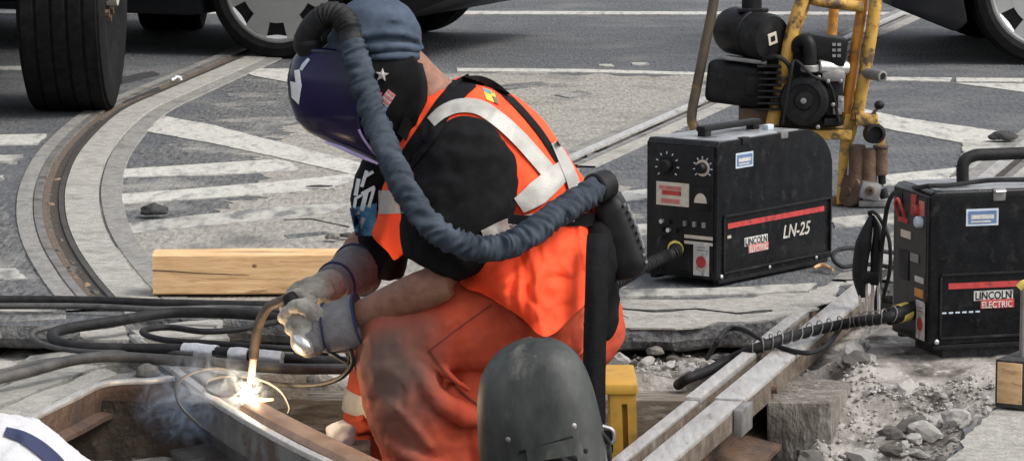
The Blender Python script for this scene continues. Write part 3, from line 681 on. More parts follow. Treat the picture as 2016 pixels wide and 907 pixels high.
def car(loc, rz, label, near_rear, front_over=.85, rear_over=.9, wb=2.65, clear=.19, wr_=.34):
    # local: x along the car, wheel A at x=0, wheel B at x=-wb, near side y=0 wheel faces, far y=+1.55
    e = empty('parked_car', loc, rz); tag(e, label, 'car')
    tw = 1.55
    prof = [(-wb - rear_over, clear + .12), (-wb - .42, clear)] + arc(-wb, .33, .39, R(200), R(-20), 14) + [(-.42, clear)] + arc(0, .33, .39, R(200), R(-20), 14) + \
           [(front_over * .7, clear), (front_over, clear + .10), (front_over + .03, .5), (front_over - .08, .78), (-.15, .93), (-wb - .4, .97), (-wb - rear_over - .02, .85)]
    m = MB().prism(prof, lambda a, b: V((a, -.12, b)), lambda a, b: V((a, tw + .12, b)))
    m.build('body', car_dark, e, local=True, bevel=.025, angle=35)
    cab = [(-.35, .92), (-.95, 1.38), (-2.1, 1.45), (-wb - .1, 1.38), (-wb - .65, .95)]
    MB().prism(cab, lambda a, b: V((a, -.05 + (b - .92) * .3, b)), lambda a, b: V((a, tw + .05 - (b - .92) * .3, b))).build('cabin', glass_dark, e, local=True, bevel=.02)
    MB().box((-wb / 2, tw / 2, clear + .06), (wb - .9, tw - .35, .08), bev=.01).build('underbody', car_grey, e, local=True)
    for wx in (0, -wb):
        wheel(e, (wx, -.0, wr_), (0, -1, 0), wr_, .20, .268, 'car'); wheel(e, (wx, tw, wr_), (0, 1, 0), wr_, .20, .268, 'car')
        MB().cyl((wx, .08, wr_), (wx, tw - .08, wr_), .04, 10).build('axle', engine_black, e, local=True)
    return e
p2 = G(560, 113); p2.z = 0
car((p2.x, p2.y, 0), R(-21.2), 'dark car with silver seven-hole hubcaps standing behind the welder', True)
p3 = G(2055, 125); p3.z = 0
car((p3.x + 2.65 * math.cos(R(3)), p3.y + 2.65 * math.sin(R(3)), 0), R(3), 'dark car with low sill standing beyond the yellow machine', False, rear_over=.72, clear=.15)
# truck: right rear wheel faces +x
pt_ = G(125, 216); tx, ty = pt_.x + .045, pt_.y - .49
tr_ = empty('parked_truck', (tx, ty, 0)); tag(tr_, 'truck with a tall treaded tyre and beige steel rim beside the curved rail', 'truck')
for sx, ax in ((0, 1), (-1.85, -1)):
    for yy in (.49, 4.6): wheel(tr_, (sx, yy, .49), (ax, 0, 0), .49, .335, .29, 'truck')
for yy in (.49, 4.6): MB().cyl((-1.75, yy, .49), (-.1, yy, .49), .07, 14).build('axle', engine_black, tr_, local=True)
for sx in (-.55, -1.3): MB().box((sx, 2.6, .78), (.09, 6.4, .2), bev=.01).build('chassis_beam', engine_black, tr_, local=True)
MB().box((-.92, 1.5, 1.9), (2.2, 4.4, 1.95), bev=.03).build('cargo_box', white_body, tr_, local=True)
MB().box((-.92, 1.5, .91), (2.15, 4.3, .06), bev=.01).build('cargo_floor', engine_black, tr_, local=True)
cabp = [(3.85, .55), (5.7, .55), (5.75, 1.2), (5.3, 1.45), (4.95, 2.2), (3.85, 2.3)]
MB().prism(cabp, lambda a, b: V((-1.95, a, b)), lambda a, b: V((.1, a, b))).build('cab', white_body, tr_, local=True, bevel=.03)
MB().prism([(4.2, 1.45), (5.15, 1.45), (4.85, 2.1), (4.2, 2.1)], lambda a, b: V((.09, a, b)), lambda a, b: V((.112, a, b))).build('side_window', glass_dark, tr_, local=True)

# ================================================================== TIMBER BEAM
b0 = G(301, 580, .012); b1 = G(720, 578, .012)
L = (b1 - b0).length + .02; d = (b1 - b0).normalized()
mb = MB().box((L / 2, .055, .052), (L, .11, .104), bev=.004)
# break long faces so that the check and knots have real relief
bm_ = mb; rot = Matrix.Rotation(math.atan2(d.y, d.x), 3, 'Z')
be = empty('timber_beam', b0); tag(be, 'fresh sawn square timber beam on the pavement behind the gloves', 'timber')
m = MB(); rs_ = []; oc_ = [(.004, 0), (.055, 0), (.106, 0), (.11, .004), (.11, .052), (.11, .100), (.106, .104), (.055, .104), (.004, .104), (0, .100), (0, .075), (0, .052), (0, .028), (0, .004)]
for i in range(61):
    x_ = L * i / 60; rs_.append([rot @ (V((x_, a_ + .0022 * noise.noise(V((x_ * 7, a_ * 40, b_ * 40))) + (.005 * max(0, noise.noise(V((x_ * 22, b_ * 9, 3)))) if a_ < .005 and b_ > .09 else 0), max(0, b_ + (.0022 * noise.noise(V((x_ * 6, a_ * 30, b_ * 30 + 5))) if b_ > .01 else 0))))) + b0 for a_, b_ in oc_])
m.rings(rs_); m.build('beam', timber, be, angle=30)
for kx, kz, kr in ((.262, .074, .007),):
    MB().ell(rot @ V((kx, .0006, kz)) + b0, kr, .0022, kr * .75, 16, 8).build('knot', mat('wood_knot', (.17, .085, .035), .85, scale=60, col2=(.30, .17, .08)), be)
ck = catmull([V((0.0, -.0008, .064)), V((.06, -.0008, .061)), V((.12, -.0008, .056)), V((.19, -.0008, .053)), V((.25, -.0008, .050))], 5)
m = MB().tube([rot @ p + b0 for p in ck], [.0014, .0012, .001, .0008, .0003], 5, 0); m.build('drying_crack', groove, be)

# ================================================================== CABLES AND HOSES
def cable(px, r, label, name='cable', m=cable_grey, group=None, cat='cable', z=None, sub=8, n=10):
    pts = []
    for q in px:
        zz = (q[2] if len(q) > 2 else 0.014) + r
        pts.append(G(q[0], q[1], zz))
    o = MB().tube(pts, r, n, sub).build(name, m); tag(o, label, cat, group); return o
cable([(-120, 590), (60, 590), (200, 592), (330, 597), (470, 600), (585, 601), (660, 606)], .0115, 'straight black welding cable lying along the front of the timber beam', m=rubber)
cable([(-120, 603), (60, 602), (180, 603), (320, 609), (440, 606), (560, 611), (640, 616)], .008, 'thinner black cable running close beside the straight welding cable')
hose = empty('supply_hose', G(220, 660)); tag(hose, 'thick looping black hose with silver taped joints beside the timber beam', 'hose')
hp = [(660, 650, .0), (590, 636, .012), (520, 622, .02), (440, 616, .02), (330, 616, .018), (225, 632, .016), (140, 645, .016), (105, 656, .016), (112, 672, .016), (160, 683, .012), (250, 686, .01), (350, 687, .01), (430, 693, .01), (500, 700, .008), (580, 708, .0), (680, 712, -.03)]
hpts = [G(x, y, z + .014) for x, y, z in hp]
MB().tube(hpts, .0135, 12, 8).build('hose_body', rubber, hose)
for a, b in (((362, 687.5), (428, 693)), ((455, 696), (488, 699)), ((498, 700), (556, 705))):
    MB().tube([G(a[0], a[1], .024), G((a[0] + b[0]) / 2, (a[1] + b[1]) / 2, .024), G(b[0], b[1], .023)], [.0165, .0175, .0165], 12, 6, wob=.0015, wscale=60).build('silver_tape', tape, hose)
cable([(240, 632, .02), (160, 637, .02), (90, 646, .018), (64, 656, .018), (70, 670, .016), (110, 684, .014), (190, 693, .012), (300, 692, .01), (380, 696, .012)], .0065, 'thin grey lead looping outside the thick hose', m=cable_grey)
cable([(-140, 772, .01), (-40, 752, .012), (50, 733, .014), (140, 709, .02), (220, 702, .014), (330, 708, .006), (440, 716, .002), (560, 725, .0), (680, 726, -.02)], .0125, 'thick dusty cable crossing the broken slabs below the looping hose')
cable([(-140, 760, .008), (-40, 742, .012), (40, 722, .012), (100, 709, .016), (170, 704, .02), (230, 698, .02)], .006, 'thin dark lead running beside the thick dusty cable')
cable([(700, 628, .0), (620, 622, .016), (540, 634, .018), (470, 648, .016), (400, 652, .016), (330, 644, .018), (280, 652, .018), (320, 668, .016), (430, 676, .016), (540, 684, .008), (660, 690, -.02)], .0075, 'black lead making a tight bend between the slabs and the timber beam', m=rubber)
o = MB().tube([P(*q) for q in [(395, 838, 7.5), (360, 805, 7.5), (346, 772, 7.52), (358, 745, 7.58), (400, 727, 7.66), (445, 727, 7.7), (474, 745, 7.68), (472, 770, 7.62), (440, 780, 7.58), (408, 768, 7.58), (410, 748, 7.64), (455, 740, 7.7), (515, 748, 7.7), (553, 770, 7.66), (570, 800, 7.6), (568, 815, 7.56)]], .0032, 8, 8).build('wire_loop', cable_grey)
tag(o, 'thin loose loops of grey wire hanging over the rail end at the weld', 'wire')

# ================================================================== WIRE FEEDERS
grimy_white = mat('grimy_white', (.42, .41, .38), .6, scale=50, col2=(.58, .57, .54), col3=(.16, .15, .14), scale3=40, lo3=.55, hi3=.70)
grimy_red = mat('grimy_red', (.36, .028, .028), .6, scale=50, col2=(.48, .05, .045), col3=(.09, .02, .02), scale3=36, lo3=.55, hi3=.72)
def logo(e, M4, wd, red=True):
    pl = MB().box((wd / 2, .0275, 0), (wd, .023, .0012)); pl.v = [M4 @ p for p in pl.v]
    s = pl.build('logo_plate', grimy_white, e, local=True)
    text('LINCOLN', .026, black_plastic, M4 @ Matrix.Translation((.004, .0185, .0008)), s, bold=.0004, width=wd - .008)
    pl = MB().box((wd * .60, .007, .0004), (wd * .86, .021, .0012)); pl.v = [M4 @ p for p in pl.v]
    s = pl.build('logo_plate', grimy_red if red else flag_red, e, local=True)
    text('ELECTRIC', .022, grimy_white, M4 @ Matrix.Translation((wd * .20, -.002, .0014)), s, bold=.0003, width=wd * .78)
def feeder(loc, rz, label, variant):
    L, W, H = .56, .225, .376
    e = empty('wire_feeder', loc, rz); tag(e, label, 'wire feeder', 'portable wire feeders')
    prof = [(.0, .012), (L, .012)] + [(L - .155 + .155 * math.cos(a), H - .115 + .115 * math.sin(a)) for a in [R(90) * i / 10 for i in range(11)]] + [(.012, H), (0, H - .012)]
    if variant == 2: prof = [(.0, .012), (L, .012), (L, H - .02), (L - .02, H), (.012, H), (0, H - .012)]
    MB().prism(prof, lambda a, b: V((a, 0, b)), lambda a, b: V((a, W, b))).build('case', black_case, e, local=True, bevel=.007, seg=3, angle=35)
    for yy in (.012, W - .012): MB().box((L / 2, yy, .006), (L - .03, .02, .012), bev=.002).build('skid', black_plastic, e, local=True)
    S = lambda u, v, d=0.0: Matrix(((1, 0, 0, u), (0, 0, -1, -d), (0, 1, 0, v), (0, 0, 0, 1)))     # side face plane (y = 0), facing -y
    Fm = lambda u, v, d=0.0: Matrix(((0, 0, -1, -d), (-1, 0, 0, W - u), (0, 1, 0, v), (0, 0, 0, 1)))  # front face (x = 0), facing -x; u from the far edge
    def plate(M4, wd, ht, m, name, th=.0015, par=None, bev=.0):
        b_ = MB().box((wd / 2, ht / 2, th / 2), (wd, ht, th), bev=bev); b_.v = [M4 @ p for p in b_.v]; return b_.build(name, m, par or e, local=True)
    # lower side panel with raised frame
    u0, u1, v0, v1 = .03, L - .012, .028, .178
    fr = MB()
    for c, s in (((u0 + u1) / 2, v0), (u1 - u0, .006)), (((u0 + u1) / 2, v1), (u1 - u0, .006)): fr.box((c[0] if isinstance(c, tuple) else c, -.0015, s if not isinstance(s, tuple) else 0), (1, 1, 1)) if False else None
    fr.box(((u0 + u1) / 2, -.002, v0), (u1 - u0, .008, .006), bev=.0015); fr.box(((u0 + u1) / 2, -.002, v1), (u1 - u0, .008, .006), bev=.0015)
    fr.box((u0, -.002, (v0 + v1) / 2), (.006, .008, v1 - v0 - .006), bev=.0015); fr.box((u1, -.002, (v0 + v1) / 2), (.006, .008, v1 - v0 - .006), bev=.0015)
    fr.build('panel_frame', black_plastic, e, local=True)
    plate(S(u0 + .02, v1 - .034, .0008), u1 - u0 - .05, .014, grimy_red, 'red_stripe', .001)
    if variant == 1:
        text('LN-25', .05, mat('silver_letters', (.45, .43, .38), .5), S(.315, .090, .0010), e, shear=.25, bold=.0006, width=.135)
        logo(e, S(.13, .072, .001), .11, False)
        for k in range(3): plate(S(.05 + .006 * k, .118, .0008), .004, .008, cream, 'small_print', .0006)
    else:
        logo(e, S(.115, .098, .001), .10)
        for k in range(6): plate(S(.035 + .017 * k, .086, .0008), .011, .004, sticker_pale, 'small_print', .0006)
    su, sv = (.085, .300) if variant == 1 else (.092, .292)
    pl = plate(S(su, sv, .0006), .082, .040, sticker_pale, 'blue_sticker', .001)
    plate(S(su + .005, sv + .005, .0018), .072, .030, sticker_blue, 'sticker_field', .0006, pl)
    plate(S(su + .012, sv + .016, .0026), .058, .010, grimy_white, 'sticker_print', .0005, pl); plate(S(su + .012, sv + .008, .0026), .05, .004, grimy_white, 'sticker_print', .0005, pl)
    for uu in (.022, .25, .48): 
        q = MB().lathe([(.006, 0), (.006, .003), (.003, .005)], (uu, -.0005, .02), (0, -1, 0), 10); q.build('screw', alu, e, local=True)
    lidm = mat('lid_sky_glare', (.13, .135, .14), .32, scale=14, col2=(.34, .345, .35), col3=(.02, .02, .021), scale3=9, lo3=.52, hi3=.68, detail=9)  # pale grey paints the glare of the sky on the case top
    MB().box(((.02 + (.40 if variant == 1 else .54)) / 2, W / 2, H + .0008), ((.38 if variant == 1 else .52), W - .018, .0024), bev=.0008).build('lid_glare_sheet', lidm, e, local=True)
    # handle and latches on top
    if variant == 1:
        MB().box((.215, .11, H + .022), (.27, .030, .016), bev=.006).build('handle', black_plastic, e, local=True)
        for xx in (.10, .33): MB().box((xx, .11, H + .008), (.03, .026, .022), bev=.004).build('handle_foot', black_plastic, e, local=True)
        for xx in (.13, .315): MB().box((xx, .006, H - .006), (.034, .022, .020), bev=.004).build('latch', grey_metal if xx > .2 else black_plastic, e, local=True)
        MB().box((.345, .07, H + .008), (.03, .02, .016), bev=.004).build('latch', sticker_pale, e, local=True)
    else:
        MB().tube([(.13, .11, H), (.13, .11, H + .05), (.155, .11, H + .068), (.20, .11, H + .07), (.34, .11, H + .07), (.385, .11, H + .066), (.40, .11, H + .05), (.40, .11, H)], .015, 12, 6).build('handle', rubber, e, local=True)
        q = MB().box((.175, .002, H - .012), (.032, .014, .03), bev=.004); q.build('latch', grey_metal, e, local=True)
        MB().cyl((.162, -.009, H - .004), (.188, -.009, H - .004), .004, 8).build('latch_pin', alu, e, local=True)
    # front face
    if variant == 1:
        plate(Fm(.010, .03, .0005), W - .02, H - .045, black_plastic, 'front_panel', .003, bev=.001)
        for (u, v, r, col) in ((.068, .305, .028, engine_black), (.182, .307, .022, cream)):
            o_ = Fm(u, v, .0035).translation
            MB().lathe([(r, 0), (r, .002), (r * .78, .0025), (r * .78, .001)], o_, (-1, 0, 0), 28).build('dial_ring', col, e, local=True)
            kb = MB().lathe([(r * .66, .0), (r * .62, .016), (r * .5, .019), (.001, .019)], o_, (-1, 0, 0), 20); kb.build('dial_knob', black_plastic, e, local=True)
            for k in range(9):
                an = R(-130 + 32 * k); q = MB().box((0, 0, 0), (.0012, .003, .007), rot=Matrix.Rotation(an, 3, 'X')); q.v = [p + o_ + V((-.0008, math.sin(an) * r * 1.25 * -1, math.cos(an) * r * 1.25)) for p in q.v]; q.build('dial_tick', sticker_pale, e, local=True)
        pl = plate(Fm(.034, .200, .0035), .105, .062, cream, 'rating_label', .0015)
        plate(Fm(.044, .242, .0052), .07, .010, flag_red, 'label_print', .0006, pl); plate(Fm(.052, .228, .0052), .062, .012, grimy_red, 'label_print', .0006, pl)
        plate(Fm(.05, .206, .0052), .06, .012, flag_red, 'label_print', .0006, pl)
        mt = plate(Fm(.155, .195, .0035), .05, .062, engine_black, 'meter', .006, bev=.002)
        o_ = Fm(.18, .215, .0098).translation
        q = MB().add([o_ + V((0, math.cos(a) * .02, math.sin(a) * .026)) for a in [R(180) * i / 10 for i in range(11)]] + [o_ + V((-.001, math.cos(a) * .02, math.sin(a) * .026)) for a in [R(180) * i / 10 for i in range(11)]], [tuple(range(11)), tuple(range(21, 10, -1))]); q.build('meter_face', cream, mt, local=True)
        for k, v in enumerate((.118, .103)):
            plate(Fm(.125, v, .0035), .09, .009 - .001 * k, cream, 'warning_strip', .001)
        for k in range(5):
            o_ = Fm(.055 + .022 * (k % 3), .135 + .022 * (k // 3), .0035).translation
            MB().cyl(o_, o_ + V((-.010, 0, 0)), .006, 10).build('socket', alu if k % 2 else engine_black, e, local=True)
        for k in range(3): plate(Fm(.125 + .03 * k, .150, .0035), .008, .014, grey_metal, 'toggle_switch', .008)
        o_ = Fm(.055, .115, .0035).translation; MB().tube([o_, o_ + V((-.02, .0, -.01)), o_ + V((-.022, 0, -.06)), o_ + V((-.01, .01, -.09))], .004, 8, 6).build('gas_lead', rubber, e, local=True)
        su = .155
    else:
        plate(Fm(.014, .03, -.004), W - .03, H - .05, mat('open_panel', (.014, .013, .012), .6, scale=30, col2=(.04, .036, .032)), 'front_panel', .0055)
        for (u, v, wd, ht, m) in ((.03, .32, .035, .035, engine_black), (.04, .285, .06, .012, grimy_red), (.12, .31, .03, .05, grimy_red), (.17, .315, .03, .035, flag_red), (.06, .25, .06, .018, cream), (.12, .20, .05, .02, grey_metal), (.15, .155, .05, .014, grimy_white), (.15, .12, .05, .02, orange_paint), (.16, .095, .045, .018, cream), (.05, .15, .06, .07, engine_black)):
            plate(Fm(u, v, .0018), wd, ht, m, 'control_plate', .003, bev=.001)
        for k, v in enumerate((.325, .30)):
            o_ = Fm(.16 + .02 * k, v, .002).translation; MB().lathe([(.014, 0), (.014, .012), (.01, .016), (.001, .016)], o_, (-1, 0, 0), 16).build('dial_knob', sticker_pale if k else grimy_red, e, local=True)
        o_ = Fm(.065, .325, .002).translation; MB().tube([o_ + V((0, .02, -.03)), o_ + V((-.012, .018, .0)), o_ + V((-.014, 0, .016)), o_ + V((-.012, -.018, 0)), o_ + V((0, -.02, -.03))], .004, 8, 6).build('red_lead', grimy_red, e, local=True)
        su = .165
    pl = plate(Fm(su, .022, .0045), .05, .088, grimy_white, 'inspection_sticker', .001)
    o_ = Fm(su + .025, .058, .0056).translation
    MB().cyl(o_, o_ + V((-.001, 0, 0)), .016, 24).build('sticker_dot', grimy_red, pl, local=True)
    for v in (.088, .096): plate(Fm(su + .012, v, .0056), .026, .003, grey_metal, 'sticker_print', .0006, pl)
    return e
c1 = G(1410, 562, .008)
th1 = math.atan2(.79, .61)
f1 = feeder((c1.x, c1.y, .009), th1, 'black wire feeder with a rounded back on the street beside the yellow machine', 1)
zz2 = .002; c2 = G(1826, 690, zz2)
f2 = feeder((c2.x, c2.y, zz2), R(16), 'square black wire feeder with tube handle and open front on a shadow-black board', 2)
# added board under feeder 2, blackened to read as the shadow there
mb = MB().box((0, 0, 0), (.47, .17, .03), bev=.004); rt = Matrix.Rotation(R(16), 3, 'Z'); mb.v = [rt @ (p + V((.285, .115, 0))) + V((c2.x, c2.y, -.014)) for p in mb.v]
tag(mb.build('shadow_board', tar_black), 'added board painted shadow-black on the earth under the square wire feeder', 'board')
def loc2(e, x, y, z): return Matrix.Translation(e.location) @ Matrix.Rotation(e.rotation_euler.z, 4, 'Z') @ V((x, y, z))
# gun cable of feeder 1, running behind the welder
gc = empty('gun_cable', loc2(f1, -.1, .14, 0)); tag(gc, 'ribbed black gun cable with yellow tape leaving the round-backed feeder behind the welder', 'cable')
s0 = loc2(f1, -.002, .13, .088)
kp = [s0, P(1330, 497, s0.y - .06), P(1300, 508, s0.y - .12), P(1262, 528, 8.9), P(1222, 552, 8.6), P(1180, 575, 8.45), G(1120, 625, .02), G(1020, 645, -.02)]
MB().tube(kp, .0115, 12, 10).build('sheath', rubber, gc)
q = catmull(kp, 14); m = MB()
for i in range(8, 66, 2):
    t = (q[i + 1] - q[i]).normalized(); MB().lathe([(.012, -.004), (.0165, -.002), (.0165, .002), (.012, .004)], q[i], t, 12).build('rib', rubber, gc)
MB().cyl(s0 + (kp[1] - s0) * .05, s0 + (kp[1] - s0) * .55, .019, 16, .002).build('connector', black_plastic, gc)
MB().cyl(s0 + (kp[1] - s0) * -.02, s0 + (kp[1] - s0) * .38, .0215, 16, .002).build('yellow_tape', yellow_tape, gc)
# gun cable of feeder 2 with spring
gc2 = empty('gun_cable', loc2(f2, -.1, .1, 0)); tag(gc2, 'thick black cable wound with a bare wire spring crossing the bare rail', 'cable')
s0 = loc2(f2, .0, .09, .085)
kp = [s0, P(1790, 607, s0.y - .03), P(1740, 626, s0.y - .08), G(1690, 632, .04), G(1620, 646, .03), G(1550, 664, .03), G(1490, 685, .012), G(1440, 706, -.02), G(1392, 730, -.045), G(1352, 746, -.056), G(1335, 757, -.08)]
MB().tube(kp, .0125, 12, 10).build('sheath', rubber, gc2)
q = catmull(kp, 40); hel = []
i0, i1 = 62, 250; turns = 17
for i in range(turns * 14):
    f_ = i / (turns * 14 - 1); k = int(i0 + (i1 - i0) * f_); p = q[k]; t = (q[k + 1] - q[k]).normalized(); a = t.cross(V((0, 0, 1))).normalized(); b = a.cross(t); an = 2 * math.pi * turns * f_
    rr = .0142 + .007 * max(0, math.sin(an)) ** 2; hel.append(p + (a * math.cos(an) + b * math.sin(an)) * rr)
MB().tube(hel, .0014, 5, 0).build('wire_spring', grey_metal, gc2)
MB().cyl(s0, s0 + (kp[2] - s0) * .85, .021, 16, .003).build('connector', black_plastic, gc2)
MB().cyl(s0 + (kp[2] - s0) * .22, s0 + (kp[2] - s0) * .52, .0225, 16, .001).build('yellow_tape', yellow_tape, gc2)
o = MB().tube([G(1392, 705, -.05), P(1412, 672, 8.3), P(1432, 648, 8.4), P(1462, 648, 8.38), P(1500, 668, 8.3), P(1545, 686, 8.24), G(1590, 694, .012), G(1625, 682, .012), G(1648, 655, .012), G(1662, 636, .014)], .006, 8, 8).build('control_lead', rubber)
tag(o, 'thin black control lead arching over the bare rail in front of the spring wound cable', 'cable')
# clamp standing by feeder 2
cl = empty('ground_clamp', G(1712, 612, .0)); tag(cl, 'black ground clamp with bare metal prongs propped upright beside the square wire feeder', 'clamp')
cy = cl.location.y
MB().tube([P(1698, 585, cy), P(1692, 540, cy), P(1700, 480, cy), P(1716, 425, cy)], [.010, .019, .021, .007], 10, 6).build('clamp_handle', black_plastic, cl)
MB().tube([P(1722, 560, cy), P(1726, 500, cy), P(1727, 450, cy), P(1716, 425, cy)], [.012, .016, .010, .007], 10, 6).build('clamp_handle', engine_black, cl)
for x in (1694, 1718):
    MB().tube([P(x, 540, cy), P(x, 618, cy - .01), P(x + 8, 626, cy - .01), P(x + 12, 616, cy - .01), P(x + 11, 545, cy)], .004, 8, 6).build('prong', alu, cl)
MB().box(P(1710, 545, cy), (.05, .03, .03), bev=.005).build('hinge_block', engine_black, cl)
o = MB().tube([P(1722, 610, cy + .02), P(1730, 560, cy + .01), P(1738, 470, cy - .02), P(1756, 385, cy - .1), loc2(f2, -.01, .02, .386), loc2(f2, .06, .03, .386), loc2(f2, .14, .06, .388), loc2(f2, .20, .05, .392), loc2(f2, .36, .05, .388), loc2(f2, .5, .08, .384)], .006, 8, 8).build('clamp_lead', rubber)
tag(o, 'black lead running from the clamp over the top of the square wire feeder', 'cable')
o = MB().tube([P(1716, 428, cy), P(1712, 418, cy), P(1728, 424, cy - .01), P(1750, 470, cy - .03), P(1752, 530, cy - .03), P(1740, 580, cy)], .005, 8, 8).build('clamp_loop_lead', rubber)
tag(o, 'short looped lead at the top of the ground clamp', 'cable')
o = MB().tube([G(1760, 525, .015), P(1700, 520, 9.55), P(1660, 525, 9.5), P(1640, 508, 9.5), P(1650, 492, 9.55), P(1690, 488, 9.6), P(1740, 495, 9.6), G(1790, 500, .015)], .006, 8, 8).build('coiled_lead', rubber)
tag(o, 'black lead curled on the street behind the round-backed feeder', 'cable')
o = MB().tube([G(1602, 527, .014), G(1620, 522, .018), G(1640, 531, .014)], [.004, .008, .003], 8, 5).build('tan_scrap', timber); tag(o, 'splinter of tan wood at the foot of the round-backed feeder', 'scrap')

# timber block and post at the right edge
tb = G(1957, 800, .008); e = empty('timber_block', tb); tag(e, 'square timber block with tarred sides on the pale slab below the square feeder', 'timber')
mb = MB().box((.09, .05, .052), (.16, .10, .104), bev=.006); rot = Matrix.Rotation(R(-38), 3, 'Z')
mb = MB().box((.0, .0, .052), (.075, .24, .104), bev=.005); rot = Matrix.Rotation(R(-30), 3, 'Z')
mb.v = [rot @ (p + V((.038, .12, 0))) + tb for p in mb.v]; mb.build('block', tar_black, e, angle=30)
mb = MB().box((.035, -.001, .054), (.056, .004, .088), bev=.001); mb.v = [rot @ (p + V((0, .0, 0))) + tb for p in mb.v]; mb.build('cut_end', timber, e)
ps = G(2012, 795, .008); e = empty('barrier_post', ps); tag(e, 'thin grey-green post with a pale yellow tip by the timber block', 'post')
MB().cyl(ps, ps + V((0, 0, .25)), .008, 12).build('post', grey_metal, e)
MB().tube([ps + V((-.012, 0, .252)), ps + V((0, 0, .262)), ps + V((.02, 0, .258))], .009, 8, 4).build('tip', yellow_tape, e)

# ================================================================== YELLOW MACHINE
Ym = G(1700, 405).y
ym = empty('rail_machine', G(1690, 405)); tag(ym, 'yellow tube framed rail grinding machine with a black engine behind the feeders', 'machine')
def yt(pts, r, name, m, n=12, sub=6): return MB().tube([P(*q) for q in pts], r, n, sub).build(name, m, ym)
yt([(1412, -60, Ym), (1404, 10, Ym), (1388, 90, Ym), (1372, 170, Ym), (1362, 225, Ym), (1366, 250, Ym), (1386, 268, Ym - .02), (1420, 300, Ym - .02)], .0155, 'handlebar', mat('worn_handle', (.05, .036, .022), .6, scale=14, col2=(.1, .08, .05), col3=(.36, .21, .04), scale3=5, lo3=.52, hi3=.62))
yt([(1600, -60, Ym - .05), (1583, -10, Ym - .05), (1563, 50, Ym - .05), (1542, 140, Ym - .05), (1520, 245, Ym - .05)], .0205, 'frame_tube', yellow_paint)
yt([(1600, -50, Ym + .1), (1585, 10, Ym + .1), (1568, 55, Ym + .1), (1562, 90, Ym + .1)], .016, 'frame_tube', yellow_paint)
yt([(1575, -8, Ym), (1620, 4, Ym), (1700, 14, Ym)], .017, 'frame_tube', yellow_paint)
yt([(1733, -60, Ym), (1722, 20, Ym), (1710, 100, Ym), (1697, 175, Ym), (1686, 235, Ym)], .0195, 'frame_tube', yellow_paint)
yt([(1702, -60, Ym + .03), (1696, 20, Ym + .03), (1682, 110, Ym + .03), (1668, 205, Ym + .03), (1664, 240, Ym + .03)], .017, 'frame_tube', orange_paint)
yt([(1644, -5, Ym + .3), (1640, 40, Ym + .3), (1634, 110, Ym + .3)], .016, 'rear_post', orange_paint)
MB().box(P(1676, 150, Ym + .05), (.02, .05, .13), bev=.003).build('gusset', orange_paint, ym)
# drum
d0, d1 = P(1432, 57, Ym + .10), P(1522, 76, Ym - .07); L = (d1 - d0).length
MB().lathe([(.04, 0), (.066, .008), (.074, .03), (.074, L * .55), (.078, L * .56), (.078, L * .62), (.074, L * .63), (.074, L - .02), (.068, L - .004), (.03, L)], d0, d1 - d0, 32).build('exhaust_drum', engine_black, ym)
ax = (d1 - d0).normalized(); sx = ax.cross(V((0, 0, 1))).normalized(); sy = sx.cross(ax)
Mx = Matrix((sx, sy, ax)).transposed(); Mx = Mx @ Matrix.Rotation(R(-15), 3, 'Z')
pl = MB().box((0, 0, 0), (.034, .036, .003)); pl.v = [Mx @ p + d1 + ax * .002 + sx * .004 for p in pl.v]; s_ = pl.build('label_plate', cream, ym)
pl = MB().box((0, 0, 0), (.016, .016, .003)); pl.v = [Mx @ p + d1 + ax * .004 + sx * .004 for p in pl.v]; pl.build('label_symbol', black_plastic, s_)
yt([(1480, -70, Ym + .02), (1480, -20, Ym + .02), (1480, 22, Ym + .02)], .031, 'intake_pipe', engine_black, 16)
MB().box(P(1482, 20, Ym + .0), (.095, .05, .012), bev=.003).build('pipe_flange', engine_black, ym)
# tank
tk = MB().box((0, 0, 0), (.20, .15, .135), bev=.03, seg=4); rot = Matrix.Rotation(R(6), 3, 'Y') @ Matrix.Rotation(R(-12), 3, 'Z'); tc_ = P(1458, 163, Ym + .03); tk.v = [rot @ p + tc_ for p in tk.v]; tk.build('fuel_tank', engine_black, ym)
MB().box(P(1470, 118, Ym - .03), (.13, .06, .012), bev=.003, rot=rot).build('tank_strap', grey_metal, ym)
MB().box(P(1485, 170, Ym - .06), (.05, .01, .06), bev=.003, rot=rot).build('tank_badge', engine_black, ym)
# engine
MB().box(P(1580, 170, Ym + .06), (.24, .18, .24), bev=.02).build('engine_block', engine_black, ym)
for k in range(8): MB().box(P(1512, 128 + k * 12, Ym - .03), (.075, .13, .007), bev=.002).build('cooling_fin', engine_black, ym)
MB().tube([P(1540, 245, Ym - .1), P(1556, 150, Ym - .12), P(1566, 120, Ym - .11), P(1600, 150, Ym - .13), P(1634, 168, Ym - .1), P(1652, 240, Ym - .08)], .005, 8, 8).build('fuel_line', rubber, ym)
MB().tube([P(1500, 118, Ym - .07), P(1530, 112, Ym - .1), P(1552, 128, Ym - .1), P(1560, 160, Ym - .09)], .007, 8, 8).build('ignition_lead', rubber, ym)
for x_, y_ in ((1612, 152), (1630, 160), (1655, 160), (1656, 198), (1640, 206), (1500, 250), (1610, 250)): MB().lathe([(.007, 0), (.007, .006), (.004, .008)], P(x_, y_, Ym - .105), (0, -1, 0), 6).build('bolt', grey_metal, ym)
MB().box(P(1655, 205, Ym - .075), (.02, .02, .05), bev=.004).build('lever_bracket', grey_metal, ym)
ec = P(1626, 97, Ym - .02)
cv = MB().box(ec, (.12, .12, .085), bev=.01, rot=Matrix.Rotation(R(8), 3, 'Y')).build('engine_cover', engine_black, ym)
for i in range(2):
    for j in range(3): MB().box(P(1642 + i * 10, 88 + j * 11, Ym - .083), (.011, .004, .009)).build('cover_louvre', grey_metal, cv)
